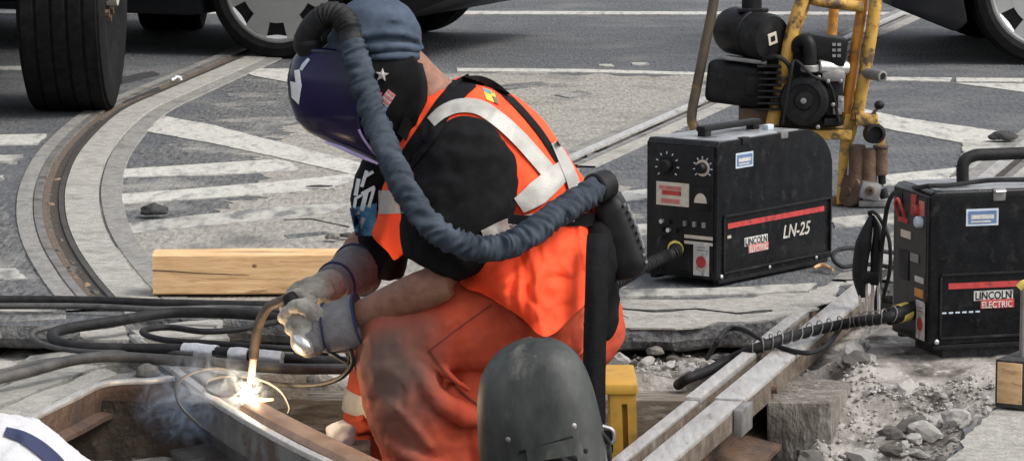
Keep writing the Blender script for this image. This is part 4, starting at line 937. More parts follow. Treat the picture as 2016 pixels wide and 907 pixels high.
MB().tube([P(1570, 100, Ym - .06), P(1572, 86, Ym - .07), P(1584, 80, Ym - .09), P(1594, 92, Ym - .10), P(1594, 140, Ym - .10)], .021, 14, 6).build('intake_elbow', engine_black, ym)
MB().cyl(P(1594, 128, Ym - .10), P(1594, 142, Ym - .10), .028, 16, .003).build('elbow_clamp', grey_metal, ym)
MB().cyl(P(1610, 131, Ym - .08), P(1668, 134, Ym - .04), .021, 18, .003).build('carburettor', alu, ym)
MB().box(P(1640, 150, Ym - .06), (.07, .05, .03), bev=.004).build('carburettor_base', grey_metal, ym)
dc = P(1583, 198, Ym - .10); da = (V((-.15, -1, .05))).normalized()
sp = MB().lathe([(.074, -.07), (.076, 0), (.070, .014), (.052, .018), (.050, .012), (.03, .012), (.026, .022), (.001, .024)], dc, da, 36).build('starter_housing', black_plastic, ym)
MB().lathe([(.009, .022), (.009, .028), (.001, .029)], dc, da, 12).build('starter_bolt', grey_metal, sp)
MB().box(P(1640, 190, Ym - .03), (.05, .08, .11), bev=.006).build('gear_housing', engine_black, ym)
MB().box(P(1648, 218, Ym - .07), (.028, .03, .022), bev=.004).build('drain_lug', grey_metal, ym)
MB().box(P(1640, 238, Ym - .05), (.06, .05, .022), bev=.004).build('mount_foot', engine_black, ym)
MB().box(P(1488, 226, Ym + .02), (.10, .12, .05), bev=.006).build('engine_mount', rust, ym)
MB().box(P(1560, 262, Ym + .03), (.36, .12, .03), bev=.004).build('base_frame', yellow_paint, ym)
for xx in (1440, 1560):
    MB().box(P(xx, 335, Ym + .03), (.03, .04, .215), bev=.003).build('frame_leg', yellow_paint, ym)
MB().box(P(1540, 395, Ym + .03), (.45, .05, .03), bev=.004).build('skid_bar', rust, ym)
# stub, knob
st0, st1 = P(1702, 143, Ym), P(1738, 151, Ym - .07)
MB().lathe([(.018, 0), (.018, (st1 - st0).length), (.012, (st1 - st0).length + .001), (.012, (st1 - st0).length - .02)], st0, st1 - st0, 18).build('axle_stub', grey_metal, ym)
MB().ell(P(1731, 207, Ym - .02), .016, .016, .014, 14, 8).build('knob', black_plastic, ym)
yt([(1712, 232, Ym), (1722, 220, Ym - .01), (1731, 208, Ym - .02)], .006, 'knob_rod', grey_metal)
# foot
for s_, yy in ((0, .0), (1, .07)):
    m = MB().prism([(1664 - 4 * s_, 225), (1692, 225), (1686, 262), (1672, 300), (1662, 402), (1646, 402), (1652, 300)], lambda a, b: P(a, b, Ym + yy), lambda a, b: P(a, b, Ym + yy + .012)); m.build('foot_plate', yellow_paint, ym, bevel=.002)
MB().prism([(1690, 232), (1730, 240), (1744, 262), (1740, 292), (1728, 290), (1728, 270), (1700, 250)], lambda a, b: P(a, b, Ym - .03), lambda a, b: P(a, b, Ym - .015)).build('foot_bracket', yellow_paint, ym, bevel=.002)
MB().box(P(1705, 235, Ym - .01), (.07, .06, .035), bev=.006).build('clamp_head', yellow_paint, ym)
rc = P(1718, 263, Ym - .04)
MB().lathe([(.031, 0), (.031, .05), (.022, .052), (.022, .03)], rc, V((0.1, -1, .1)), 22).build('spindle_ring', engine_black, ym)
MB().cyl(P(1688, 285, Ym - .02), P(1686, 372, Ym - .02), .026, 18, .004).build('guide_cylinder', rust, ym)
MB().cyl(P(1712, 292, Ym - .03), P(1711, 376, Ym - .03), .024, 18, .004).build('guide_cylinder', rust, ym)
MB().cyl(P(1735, 290, Ym - .03), P(1734, 345, Ym - .03), .021, 18, .004).build('guide_cylinder', rust, ym)
MB().lathe([(.026, 0), (.026, .006), (.02, .007)], P(1735, 290, Ym - .03), (0, 0, 1), 18).build('cylinder_cap', rust, ym)
MB().cyl(P(1736, 345, Ym - .03), P(1737, 362, Ym - .03), .012, 12).build('spindle_end', engine_black, ym)
MB().cyl(P(1738, 372, Ym - .06), P(1742, 390, Ym - .06), .014, 12).build('hose_stub', rubber, ym)
gw = P(1676, 376, Ym - .02); ga = V((-.75, -.62, .12)).normalized()
MB().lathe([(.048, -.012), (.050, -.008), (.050, .008), (.048, .012), (.015, .012), (.012, .02), (.001, .021)], gw, ga, 32).build('grinding_wheel', rust, ym)
MB().box(P(1712, 375, Ym - .05), (.065, .06, .055), bev=.012, rot=Matrix.Rotation(R(12), 3, 'Y')).build('gearbox', grey_metal, ym)
MB().lathe([(.014, 0), (.014, .01), (.007, .012), (.007, .006)], P(1712, 375, Ym - .08), (0, -1, 0), 14).build('gearbox_cap', rust, ym)
MB().box(P(1720, 398, Ym - .02), (.10, .08, .02), bev=.004).build('foot_shoe', grey_metal, ym)

# ================================================================== YELLOW STOOL
Ys = 7.86
stl = empty('step_stool', P(1110, 960, Ys)); tag(stl, 'yellow plastic stool with slotted legs under the welder', 'stool')
tl = P(960, 736, Ys); trr = P(1252, 736, Ys); zt = tl.z; zb = -.335
MB().box(((tl.x + trr.x) / 2, Ys, zt - .012), (trr.x - tl.x, .26, .024), bev=.006).build('seat', yellow_plastic, stl)
for sy in (-1, 1):
    for sx, x in ((-1, tl.x), (1, trr.x)):
        y0 = Ys + sy * .112
        xi0 = x - sx * .004; xi1 = x - sx * .062; k = sx * .012
        def leg(a, b): 
            pass
        outer_ = [(xi0, zt - .024), (xi0 + k, zb), (xi1 + k, zb), (xi1, zt - .024)]
        sl0, sl1 = x - sx * .024, x - sx * .036
        mid = lambda z: k * (zt - .024 - z) / (zt - .024 - zb)
        zs0, zs1 = zt - .045, zt - .16
        m = MB()
        for quad in ([(xi0, zt - .024), (xi0 + k, zb), (sl0 + k, zb), (sl0, zt - .024)], [(sl1, zt - .024), (sl1 + k, zb), (xi1 + k, zb), (xi1, zt - .024)],
                     [(sl0, zt - .024), (sl0 + mid(zs0), zs0), (sl1 + mid(zs0), zs0), (sl1, zt - .024)], [(sl0 + mid(zs1), zs1), (sl0 + k, zb), (sl1 + k, zb), (sl1 + mid(zs1), zs1)]):
            m.prism(quad, lambda a, b: V((a, y0 - .013, b)), lambda a, b: V((a, y0 + .013, b)))
        m.box((sl0 * .5 + sl1 * .5 + k * .3, y0 + .009, (zs0 + zs1) / 2), (.016, .006, zs0 - zs1 + .01))
        m.build('leg', yellow_plastic, stl, angle=30)
MB().box(((tl.x + trr.x) / 2, Ys - .112, zb + .12), (trr.x - tl.x - .1, .02, .05), bev=.004).build('stretcher', yellow_plastic, stl)

# ================================================================== THE WELDER
YC = 7.76
wd_ = empty('person', P(1000, 1060, YC)); tag(wd_, 'crouched welder in orange vest, black shirt and blue-capped welding hood holding a torch', 'person')
ST = [(1085, 705, .09, .14), (1088, 655, .14, .19), (1084, 585, .15, .20), (1048, 495, .153, .205), (996, 415, .163, .21), (940, 345, .168, .215), (893, 275, .150, .21), (862, 222, .105, .155), (843, 188, .066, .075)]
def torso(scale, add, i0=0, i1=None, sub=6, n=36, pw=2.5):
    st = ST[i0:i1]; cs = catmull([P(x, y, YC) for x, y, a, b in st], sub); ra = catmull([V((a, b, 0)) for x, y, a, b in st], sub); rs = []
    for i, c in enumerate(cs):
        t = (cs[min(i + 1, len(cs) - 1)] - cs[max(i - 1, 0)]); t.y = 0; t.normalize(); dv = V((t.z, 0, -t.x)); row = []
        for j in range(n):
            an = 2 * math.pi * j / n; ca, sa = math.cos(an), math.sin(an)
            k = (abs(ca) ** pw + abs(sa) ** pw) ** (-1 / pw)
            row.append(c + dv * (ra[i].x * scale + add) * k * ca + V((0, 1, 0)) * (ra[i].y * scale + add) * k * sa)
        rs.append(row)
    return rs
def limb(mb, pts, r, n=16, sub=6): return mb.tube([P(*q) for q in pts], r, n, sub)
hd = P(748, 100, 7.72)
body = MB(); body.rings(torso(.93, 0))
limb(body, [(846, 200, YC), (815, 160, 7.74), (780, 120, 7.72)], [.066, .058, .056])
body.ell(P(740, 108, 7.72), .076, .072, .095, rot=Matrix.Rotation(R(22), 3, 'Y'))
body.ell(P(655, 150, 7.72), .02, .016, .022)                                  # nose
body.ell(P(668, 195, 7.72), .03, .03, .02)                                    # chin and mouth
for s in (-1, 1): body.ell(P(762, 128, 7.72 + s * .078), .022, .012, .03)      # ears
limb(body, [(925, 290, 7.60), (905, 400, 7.52), (882, 545, 7.48)], [.06, .055, .040])
limb(body, [(884, 552, 7.48), (830, 572, 7.49), (760, 600, 7.53), (695, 628, 7.56), (640, 645, 7.58)], [.040, .045, .039, .033, .031])
body.ell(P(612, 645, 7.58), .045, .03, .035)
limb(body, [(860, 280, 7.93), (800, 370, 7.98), (735, 472, 7.97)], [.06, .055, .045])
limb(body, [(735, 470, 7.97), (708, 494, 7.95), (688, 526, 7.89), (662, 556, 7.83), (640, 566, 7.77)], [.044, .042, .037, .033, .031])
body.ell(P(615, 578, 7.72), .045, .03, .03)
limb(body, [(1090, 640, 7.64), (940, 640, 7.58), (785, 690, 7.56)], [.085, .075, .055]); limb(body, [(785, 690, 7.56), (830, 820, 7.58), (870, 990, 7.62)], [.055, .052, .038])
limb(body, [(1090, 640, 7.88), (920, 680, 7.94), (755, 715, 7.96)], [.085, .075, .055]); limb(body, [(755, 715, 7.96), (735, 860, 7.96), (745, 1000, 7.96)], [.055, .05, .038])
for (x, y, Y) in ((835, 1020, 7.60), (715, 1020, 7.96)): body.ell(P(x, y, Y), .12, .04, .035)
bd = remesh(body, .011, 5); bo = bd.build('body', skin, wd_, angle=80)
MB().ell(P(758, 84, 7.72), .070, .074, .066).build('hair', hair, wd_)
for (x, y, Y) in ((835, 1022, 7.60), (715, 1022, 7.96)):
    m = MB().ell(P(x, y, Y), .145, .052, .045); limb(m, [(x + 35, y - 10, Y), (x + 38, y - 70, Y)], [.058, .06]); remesh(m, .009, 4).build('boot', rubber, wd_, angle=70)
# trousers
tm = MB(); tm.ell(P(1095, 640, 7.76), .150, .205, .130)
limb(tm, [(1110, 635, 7.63), (1000, 632, 7.585), (880, 648, 7.56), (790, 690, 7.555)], [.125, .112, .098, .098], 20)
limb(tm, [(786, 690, 7.555), (805, 760, 7.56), (835, 840, 7.58), (862, 930, 7.60), (878, 985, 7.61)], [.100, .104, .108, .104, .09], 20)
limb(tm, [(1095, 640, 7.88), (920, 680, 7.94), (775, 715, 7.965)], [.125, .11, .088], 20)
limb(tm, [(770, 715, 7.965), (748, 780, 7.965), (742, 880, 7.965), (750, 985, 7.965)], [.088, .076, .072, .070], 20)
tm.ell(P(788, 682, 7.555), .098, .098, .098); tm.ell(P(772, 712, 7.965), .088, .088, .088)
limb(tm, [(905, 690, 7.60), (925, 800, 7.61), (930, 960, 7.62)], [.085, .095, .08], 20)
for pts, rr in (([(800, 690, 7.475), (832, 745, 7.468), (872, 790, 7.474), (915, 815, 7.49), (950, 824, 7.51)], [.010, .020, .024, .022, .012]),
                ([(985, 590, 7.49), (1030, 640, 7.475), (1062, 690, 7.49)], [.005, .010, .006]), ([(930, 600, 7.485), (880, 640, 7.468), (850, 690, 7.47)], [.004, .008, .004]),
                ([(1150, 660, 7.56), (1090, 690, 7.51), (1010, 700, 7.505)], [.006, .012, .006]), ([(1150, 690, 7.57), (1080, 730, 7.525), (1000, 735, 7.52)], [.006, .012, .006]),
                ([(720, 770, 7.50), (780, 800, 7.465), (850, 880, 7.475)], [.004, .010, .006]), ([(760, 870, 7.50), (820, 905, 7.475), (900, 930, 7.49)], [.006, .012, .008]),
                ([(860, 720, 7.475), (890, 745, 7.478), (930, 770, 7.49)], [.004, .010, .006]), ([(690, 850, 7.90), (730, 845, 7.885), (790, 870, 7.9)], [.008, .014, .01]), ([(690, 830, 7.90), (720, 825, 7.885)], [.006, .012])):
    limb(tm, pts, rr, 10)
def tfold(p, n):
    a = folds(.006, 6, 1, .6, 1.7, 3)(p, n); b = folds(.0055, 13, 1.3, .5, .8, 8)(p, n) + folds(.002, 34, 1.2, .6, .8, 5)(p, n); return a + b
tmm = remesh(tm, .0065, 2, tfold); to_ = tmm.build('trousers', None, wd_, angle=80)
# dust-stained knee: a stain with its own shape, blended in the cloth material
tmat = trouser; t = tmat.node_tree; N = t.nodes; Lk = t.links; bs = N['Principled BSDF']
src = bs.inputs['Base Color'].links[0].from_socket
tcn = N.new('ShaderNodeTexCoord'); mp = N.new('ShaderNodeMapping'); kn = P(765, 735, 7.47) - V(wd_.location)
sc = V((7.5, 3, 4.6)); mp.inputs['Scale'].default_value = sc; mp.inputs['Location'].default_value = (-kn.x * sc.x, -kn.y * sc.y, -kn.z * sc.z)
ln = N.new('ShaderNodeVectorMath'); ln.operation = 'LENGTH'; nn_ = N.new('ShaderNodeTexNoise'); nn_.inputs['Scale'].default_value = 9; nn_.inputs['Detail'].default_value = 7
ad = N.new('ShaderNodeMath'); ad.operation = 'ADD'; mr = N.new('ShaderNodeMapRange'); mr.inputs['From Min'].default_value = 1.65; mr.inputs['From Max'].default_value = .72
Lk.new(tcn.outputs['Object'], mp.inputs['Vector']); Lk.new(mp.outputs[0], ln.inputs[0]); Lk.new(tcn.outputs['Object'], nn_.inputs['Vector'])
Lk.new(ln.outputs['Value'], ad.inputs[0]); Lk.new(nn_.outputs['Fac'], ad.inputs[1]); Lk.new(ad.outputs[0], mr.inputs['Value'])
mx = N.new('ShaderNodeMix'); mx.data_type = 'RGBA'; mx.inputs[7].default_value = (.13, .10, .083, 1)
mm_ = N.new('ShaderNodeMath'); mm_.operation = 'MULTIPLY'; mm_.inputs[1].default_value = .92; Lk.new(mr.outputs[0], mm_.inputs[0])
Lk.new(mm_.outputs[0], mx.inputs['Factor']); Lk.new(src, mx.inputs[6]); Lk.new(mx.outputs[2], bs.inputs['Base Color'])
to_.data.materials.append(trouser)
ts = Surf(tmm)
MB().tube([P(752, 778, 7.965), P(748, 795, 7.965), P(746, 812, 7.965)], [.086, .085, .084], 24, 4, wob=.003).build('reflective_band', stripe_mat, to_)
seam_m = mat('dark_seam', (.17, .035, .02), .9)
strip_on(ts, [(845, 690), (900, 648), (950, 612), (968, 600)], 3, .002, .003).build('pocket_seam', seam_m, to_)
strip_on(ts, [(845, 690), (875, 730), (905, 768), (945, 800)], 4, .002, .003).build('pocket_seam', seam_m, to_)
# shirt body and sleeves
sm = MB(); sm.rings(torso(.98, .004, 1))
def sleeve(m, pts, rx, ry, n=22):
    cs = catmull([P(*q) for q in pts], 6); k = len(cs); rs = []
    for i, c in enumerate(cs):
        t = (cs[min(i + 1, k - 1)] - cs[max(i - 1, 0)]).normalized(); a = t.cross(V((0, 1, 0))).normalized(); b = a.cross(t)
        u = i / (k - 1); rs.append([c + a * lerpk(rx, u) * math.cos(2 * math.pi * j / n) + b * lerpk(ry, u) * math.sin(2 * math.pi * j / n) for j in range(n)])
    m.rings(rs)
sleeve(sm, [(935, 256, 7.58), (925, 290, 7.555), (915, 340, 7.535), (903, 400, 7.52), (885, 450, 7.505), (865, 492, 7.495), (848, 528, 7.49)], [.055, .095, .115, .120, .116, .098, .070], [.05, .08, .09, .09, .085, .08, .07])
sleeve(sm, [(862, 270, 7.92), (815, 340, 7.96), (776, 415, 7.95), (758, 470, 7.93), (750, 545, 7.92)], [.06, .08, .074, .060, .046], [.06, .07, .07, .07, .06])
sleeve(sm, [(790, 300, 7.80), (760, 360, 7.84), (742, 420, 7.86), (738, 470, 7.86)], [.05, .07, .058, .03], [.09, .1, .09, .07])
smm = remesh(sm, .008, 5, lambda p, n: folds(.008, 7, 1, .6, 1.4, 2)(p, n) + folds(.004, 18, 1, .7, 1.3, 4)(p, n))
sh = smm.build('shirt', shirt_black, wd_, angle=80)
# vest
vm = MB(); vm.rings(torso(1.0, .017, 2, None, 7, 40)); vmm = remesh(vm, .007, 5, lambda p, n: folds(.008, 6.5, 1, .7, 1.3, 11)(p, n) + folds(.0035, 17, 1.4, .6, .7, 4)(p, n))
ve = vmm.build('safety_vest', vest_orange, wd_, angle=80)
cy_ = lambda x: 7.50
hemf_a = folds(.030, 7, 2.0, .2, .8, 6); hemf_b = folds(.013, 16, 1.5, .2, 1.1, 2)
def hemf(p, n): return hemf_a(p, n) + hemf_b(p, n)
skirt = patch([[(905, 500, 7.60), (980, 470, 7.50), (1070, 440, 7.50), (1150, 430, 7.58), (1172, 432, 7.74)],
               [(895, 545, 7.55), (970, 520, 7.46), (1065, 500, 7.45), (1152, 490, 7.54), (1176, 490, 7.74)],
               [(915, 565, 7.50), (985, 560, 7.43), (1070, 560, 7.42), (1155, 545, 7.52), (1186, 545, 7.74)],
               [(945, 578, 7.455), (1012, 616, 7.42), (1078, 662, 7.395), (1154, 598, 7.51), (1192, 585, 7.74)]], 22, .005, hemf)
skirt.build('vest_skirt', vest_orange, ve, angle=80)
fp = patch([[(770, 335, 7.73), (800, 325, 7.68), (830, 320, 7.62)], [(752, 372, 7.72), (785, 370, 7.66), (820, 372, 7.60)], [(742, 430, 7.72), (782, 440, 7.66), (815, 440, 7.60)], [(733, 464, 7.73), (768, 478, 7.68), (800, 480, 7.62)], [(768, 500, 7.73), (776, 512, 7.70), (795, 500, 7.66)]], 5, .005, folds(.006, 14, 2, .2, .6, 3))
fp.build('front_panel', vest_orange, ve, angle=80)
fs_ = Surf(fp, smm, vmm)
strip_on(fs_, [(745, 398), (765, 398), (800, 396)], 46, .006).build('reflective_stripe', stripe_mat, ve)
vs_ = Surf(vmm, smm, skirt)
strip_on(vs_, [(848, 240), (872, 220), (905, 208), (945, 212), (985, 238), (1020, 270), (1052, 305), (1086, 345)], [22, 26, 28, 30, 30, 30, 30], .009).build('reflective_stripe', stripe_mat, ve)
strip_on(vs_, [(1122, 322), (1092, 350), (1058, 380), (1022, 405)], [30, 44, 48, 34], .012).build('reflective_stripe', stripe_mat, ve)
strip_on(vs_, [(1092, 280), (1112, 318), (1126, 350), (1135, 380)], [14, 22, 24, 24], .015).build('reflective_stripe', stripe_mat, ve)
strip_on(vs_, [(950, 462), (1000, 444), (1060, 432), (1130, 424)], [16, 26, 26, 24], .009).build('reflective_stripe', stripe_mat, ve)
# vest emblem
em = quad_on(vs_, [(950, 172), (972, 180), (982, 205), (958, 196)], 4, .006, .003).build('emblem', mat('emblem_yellow', (.75, .52, .06), .6), ve)
quad_on(vs_, [(950, 172), (966, 178), (968, 186), (953, 180)], 3, .009, .002).build('emblem_field', mat('emblem_teal', (.12, .3, .3), .6), em)
quad_on(vs_, [(968, 188), (978, 192), (983, 206), (974, 202)], 3, .009, .002).build('emblem_field', mat('emblem_brown', (.13, .1, .06), .6), em)
# shirt print
pr_s = Surf(smm)
quad_on(pr_s, [(688, 410), (742, 400), (740, 464), (700, 464)], 7, .004, .003).build('blue_print', blue_print, sh)
for pts, wdt in (([(706, 352), (700, 385)], 8), ([(722, 336), (712, 368)], 7), ([(718, 348), (735, 338)], 6), ([(698, 392), (712, 384)], 5), ([(722, 375), (712, 415)], 9), ([(712, 382), (738, 368)], 7), ([(700, 392), (697, 420), (708, 418)], 6), ([(736, 372), (726, 408)], 6)):
    strip_on(pr_s, pts, wdt, .006, .002, 4, 2).build('print_letter', white_mat, sh)
strip_on(pr_s, [(716, 428), (708, 450)], 8, .007, .002, 4, 2).build('print_letter', white_mat, sh)
# harness straps
ss_ = Surf(vmm, smm, bd)
hs_ = strip_on(ss_, [(930, 158), (904, 176), (876, 208), (848, 250), (820, 290), (798, 318)], [30, 38, 40, 42, 40, 36], .008, .005).build('harness_strap', web, wd_)
strip_on(ss_, [(905, 160), (940, 158), (975, 170), (1015, 204), (1060, 255), (1100, 315), (1140, 372), (1165, 410)], [14, 18, 13, 12, 12, 14, 20], .009, .005).build('harness_strap', web, wd_)
bl = patch([[(1000, 422, 7.44), (1060, 425, 7.47), (1150, 420, 7.55), (1200, 425, 7.68)], [(1000, 440, 7.44), (1060, 446, 7.47), (1150, 445, 7.55), (1200, 450, 7.68)]], 6, .006); bl.build('belt', web, wd_)
dn = patch([[(1156, 462, 7.50), (1176, 460, 7.495), (1196, 462, 7.50)], [(1154, 490, 7.46), (1175, 490, 7.455), (1197, 492, 7.465)], [(1152, 560, 7.425), (1174, 560, 7.42), (1198, 562, 7.44)], [(1148, 700, 7.41), (1170, 700, 7.405), (1193, 700, 7.42)], [(1148, 830, 7.41), (1170, 832, 7.40), (1192, 838, 7.42)]], 6, .006, folds(.004, 8, 1, .2, .7, 5))
dn.build('hanging_strap', web, wd_)
MB().tube([P(1186, 838, 7.39), P(1206, 846, 7.39), P(1208, 868, 7.39), P(1192, 872, 7.39), P(1182, 858, 7.39), P(1186, 838, 7.39)], .004, 8, 5).build('buckle', alu, wd_)
MB().box(P(1194, 868, 7.40), (.028, .014, .05), bev=.004).build('buckle_body', black_plastic, wd_)
# blower unit
bc = P(1216, 460, 7.66); rotb = Matrix.Rotation(R(-18), 3, 'Y')
bu = MB().box((0, 0, 0), (.088, .17, .19), bev=.040, seg=6); bu.v = [rotb @ V((p.x * (1.0 - 2.2 * max(0, p.z)), p.y * (1 - 1.5 * max(0, p.z)), p.z)) + bc for p in bu.v]; bo_ = bu.build('blower_unit', black_plastic, wd_)
for k in range(9):
    z = -.068 + k * .0165; q = MB().box((.0445 * (1.0 - 2.2 * max(0, z)) - (.004 if abs(z) > .05 else 0), -.02, z), (.006, .11, .006), bev=.002); q.v = [rotb @ p + bc for p in q.v]; q.build('filter_rib', grey_metal, bo_)
bg_ = MB().ell(P(1178, 510, 7.62), .045, .09, .09); remesh(bg_, .008, 3, folds(.006, 16)).build('battery_pouch', web, wd_)
MB().cyl(P(1168, 372, 7.56), P(1196, 362, 7.60), .033, 20, .004).build('hose_fitting', black_plastic, bo_)
# breathing hose
hpx = [(692, 88, 7.615), (706, 130, 7.59), (722, 185, 7.565), (742, 245, 7.535), (768, 310, 7.48), (800, 378, 7.42), (838, 432, 7.385), (885, 470, 7.37), (945, 490, 7.375), (1000, 482, 7.395), (1050, 455, 7.42), (1105, 415, 7.47), (1175, 372, 7.56)]
hb = MB(); cs = catmull([P(*q) for q in hpx], 34); rs = []; up = V((0, 0, 1)); acc = 0
for i, p in enumerate(cs):
    t = (cs[min(i + 1, len(cs) - 1)] - cs[max(i - 1, 0)]).normalized(); a = t.cross(V((0, 1, 0))).normalized(); b = a.cross(t); row = []
    if i: acc += (p - cs[i - 1]).length
    for j in range(26):
        an = 2 * math.pi * j / 26; d = a * math.cos(an) + b * math.sin(an)
        w1 = noise.noise(V((acc * 72 + 1.2 * math.sin(an + acc * 9), math.cos(an) * .55 + 3, math.sin(an) * .55))); w2 = noise.noise(V((acc * 115, math.cos(an) * 1.6, math.sin(an) * 1.6 + 7)))
        row.append(p + d * (.0275 + .0095 * (.40 - abs(w1) * 1.7) + .0022 * w2 + .003 * noise.noise(V((acc * 9, 2, 0)))))
    rs.append(row)
hb.rings(rs); hb.build('breathing_hose', denim_dark, wd_, angle=80)
# corrugated elbow at the hood
ce = [(606, 92, 7.69), (604, 74, 7.685), (620, 48, 7.675), (645, 30, 7.66), (668, 32, 7.645), (684, 52, 7.63), (692, 92, 7.615)]
cs = catmull([P(*q) for q in ce], 14); el = MB(); rs = []; acc = 0
for i, p in enumerate(cs):
    t = (cs[min(i + 1, len(cs) - 1)] - cs[max(i - 1, 0)]).normalized(); a = t.cross(V((0, 1, 0))).normalized(); b = a.cross(t)
    if i: acc += (p - cs[i - 1]).length
    f_ = i / len(cs); rad = .0265 + (.0022 * math.sin(acc * 620) if f_ > .42 and f_ < .9 else 0)
    rs.append([p + (a * math.cos(2 * math.pi * j / 22) + b * math.sin(2 * math.pi * j / 22)) * rad for j in range(22)])
el.rings(rs); hl = empty('welding_hood', (0, 0, 0)); hl['_org'] = list(wd_.location); hl.parent = wd_
el.build('air_elbow', rubber, hl, angle=50)
MB().tube([P(604, 66, 7.69), P(607, 88, 7.69), P(615, 112, 7.69)], [.028, .033, .024], 16, 5).build('elbow_fitting', black_plastic, hl)
# cap
cm = MB(); cm.ell(P(742, 74, 7.72), .098, .090, .092, 28, 18, Matrix.Rotation(R(8), 3, 'Y')); cm.ell(P(766, 98, 7.72), .067, .092, .050, 24, 14, Matrix.Rotation(R(10), 3, 'Y')); cm.ell(P(700, 96, 7.72), .066, .086, .06, 24, 14)
for pts, rr in (([(672, 84, 7.645), (720, 70, 7.626), (775, 64, 7.63), (815, 74, 7.66), (830, 86, 7.70)], [.003, .007, .008, .007, .004]), ([(690, 100, 7.64), (740, 92, 7.622), (790, 90, 7.632), (824, 96, 7.67)], [.003, .006, .007, .005]), ([(705, 116, 7.64), (755, 112, 7.622), (800, 112, 7.635), (824, 112, 7.67)], [.003, .006, .006, .004]), ([(735, 44, 7.645), (780, 40, 7.65), (812, 52, 7.68)], [.003, .005, .003])):
    limb(cm, pts, rr, 10)
def capf(p, n):
    a = folds(.0045, 9, .5, .5, 3.6, 1)(p, n) * (2.6 if p.z < hd.z + .02 else .35); return a + folds(.002, 20, 1, 1, 1.5, 4)(p, n)
cmm = remesh(cm, .005, 3, capf); cmm.build('cloth_cap', denim, hl, angle=80)
# hood shell: front visor and side shroud as U-shaped rows
HR = [((598, 92), (815, 112), .086), ((576, 118), (826, 128), .100), ((567, 152), (832, 155), .112), ((570, 196), (834, 190), .116), ((584, 236), (826, 228), .114), ((606, 258), (812, 262), .104), ((655, 283), (800, 292), .088), ((705, 303), (782, 312), .068), ((742, 320), (765, 322), .045)]
def hood_pt(u, v, off=0.0):          # u 0 far-back .. 1 near-back, v rows
    f_ = v * (len(HR) - 1); i = min(int(f_), len(HR) - 2); k = f_ - i
    A, B = HR[i], HR[i + 1]; fx = A[0][0] + (B[0][0] - A[0][0]) * k; fy = A[0][1] + (B[0][1] - A[0][1]) * k; bx = A[1][0] + (B[1][0] - A[1][0]) * k; by = A[1][1] + (B[1][1] - A[1][1]) * k; wv = A[2] + (B[2] - A[2]) * k + off
    an = math.pi * (u - .5); c_ = max(0, math.cos(an)) ** .8; s_ = math.copysign(abs(math.sin(an)) ** .75, math.sin(an))
    x = bx + (fx - bx - off * 900) * c_; y = by + (fy - by) * c_
    return P(x, y, 7.72 - wv * s_)
def hood_part(u0, u1, name, m, v0=0, v1=1, off=0.0, th=.004, nu=30, nv=30):
    g = [[hood_pt(u0 + (u1 - u0) * j / nu, v0 + (v1 - v0) * i / nv, off) for j in range(nu + 1)] for i in range(nv + 1)]
    mb = MB(); mb.rings(g, cap=False, closed=False); b = mb.build(name, m, hl, angle=50)
    sdm = b.modifiers.new('thickness', 'SOLIDIFY'); sdm.thickness = th; sdm.offset = 0; return b, mb
vb, vmb = hood_part(.12, .88, 'visor', visor)
s1, smb1 = hood_part(.875, 1.0, 'side_shroud', shirt_black, off=.002); s2, smb2 = hood_part(0, .125, 'side_shroud', shirt_black, off=.002)
rim = [hood_pt(.26 + .48 * i / 20, 1.0 - .0, .002) for i in range(21)]
m = MB().tube([hood_pt(.86, v, .001) for v in (.60, .68, .76, .84, .92, 1.0)], .0035, 8, 4); m.build('visor_rim_glow', visor_edge_glow, hl)
MB().tube([P(640, 279, 7.66), P(672, 291, 7.655), (P(706, 306, 7.655)), P(744, 322, 7.66)], [.0025, .0042, .0045, .003], 8, 6).build('visor_rim_glow', visor_edge_glow, hl)
MB().tube([hood_pt(u, .03, .003) for u in (.1, .3, .45, .5, .55, .7, .9)], .004, 8, 4).build('brow_band', denim_dark, hl)
hsf = Surf(smb1, vmb)
# neck shroud at the back of the hood
nk = patch([[(800, 118, 7.625), (818, 122, 7.63), (832, 126, 7.67)], [(806, 165, 7.605), (826, 168, 7.615), (842, 172, 7.66)], [(800, 215, 7.60), (818, 225, 7.61), (836, 232, 7.65)], [(782, 262, 7.60), (802, 280, 7.605), (818, 288, 7.64)]], 5, .005, folds(.004, 14)); nk.build('neck_shroud', shirt_black, hl, angle=80)
st_ = []; c0 = V((752, 148, 0))
stp = []
for k in range(10):
    an = R(-90 + 36 * k + 6); rr = 14 if k % 2 == 0 else 6.2; stp.append((c0.x + rr * math.cos(an), c0.y + rr * math.sin(an)))
hp3 = [hsf.hit(x, y, .006) or P(x, y, 7.62) for x, y in stp]; hc_ = hsf.hit(c0.x, c0.y, .009) or P(c0.x, c0.y, 7.62)
MB().add(hp3 + [hc_] + [p + V((0, .004, 0)) for p in hp3], [(k, (k + 1) % 10, 10) for k in range(10)] + [(k, 11 + k, 11 + (k + 1) % 10, (k + 1) % 10) for k in range(10)]).build('star_sticker', star_grey, hl, smooth=False)
refl = quad_on(hsf, [(579, 139), (590, 137), (594, 172), (583, 172)], 4, .006, .002); q_ = quad_on(hsf, [(571, 160), (594, 166), (588, 206), (574, 192)], 4, .0065, .002); refl.add(q_.v, q_.f)
refl.build('visor_reflection', white_mat, hl)  # white patch paints a sky reflection on the visor
strip_on(hsf, [(608, 116), (598, 128), (592, 138)], [6, 8, 6], .005, .002, 5, 2).build('reflection_streak', sticker_pale, hl)  # thin streak of the same painted reflection
fl = quad_on(hsf, [(764, 176), (779, 188), (763, 212), (748, 198)], 4, .005, .002).build('flag_sticker', white_mat, hl)
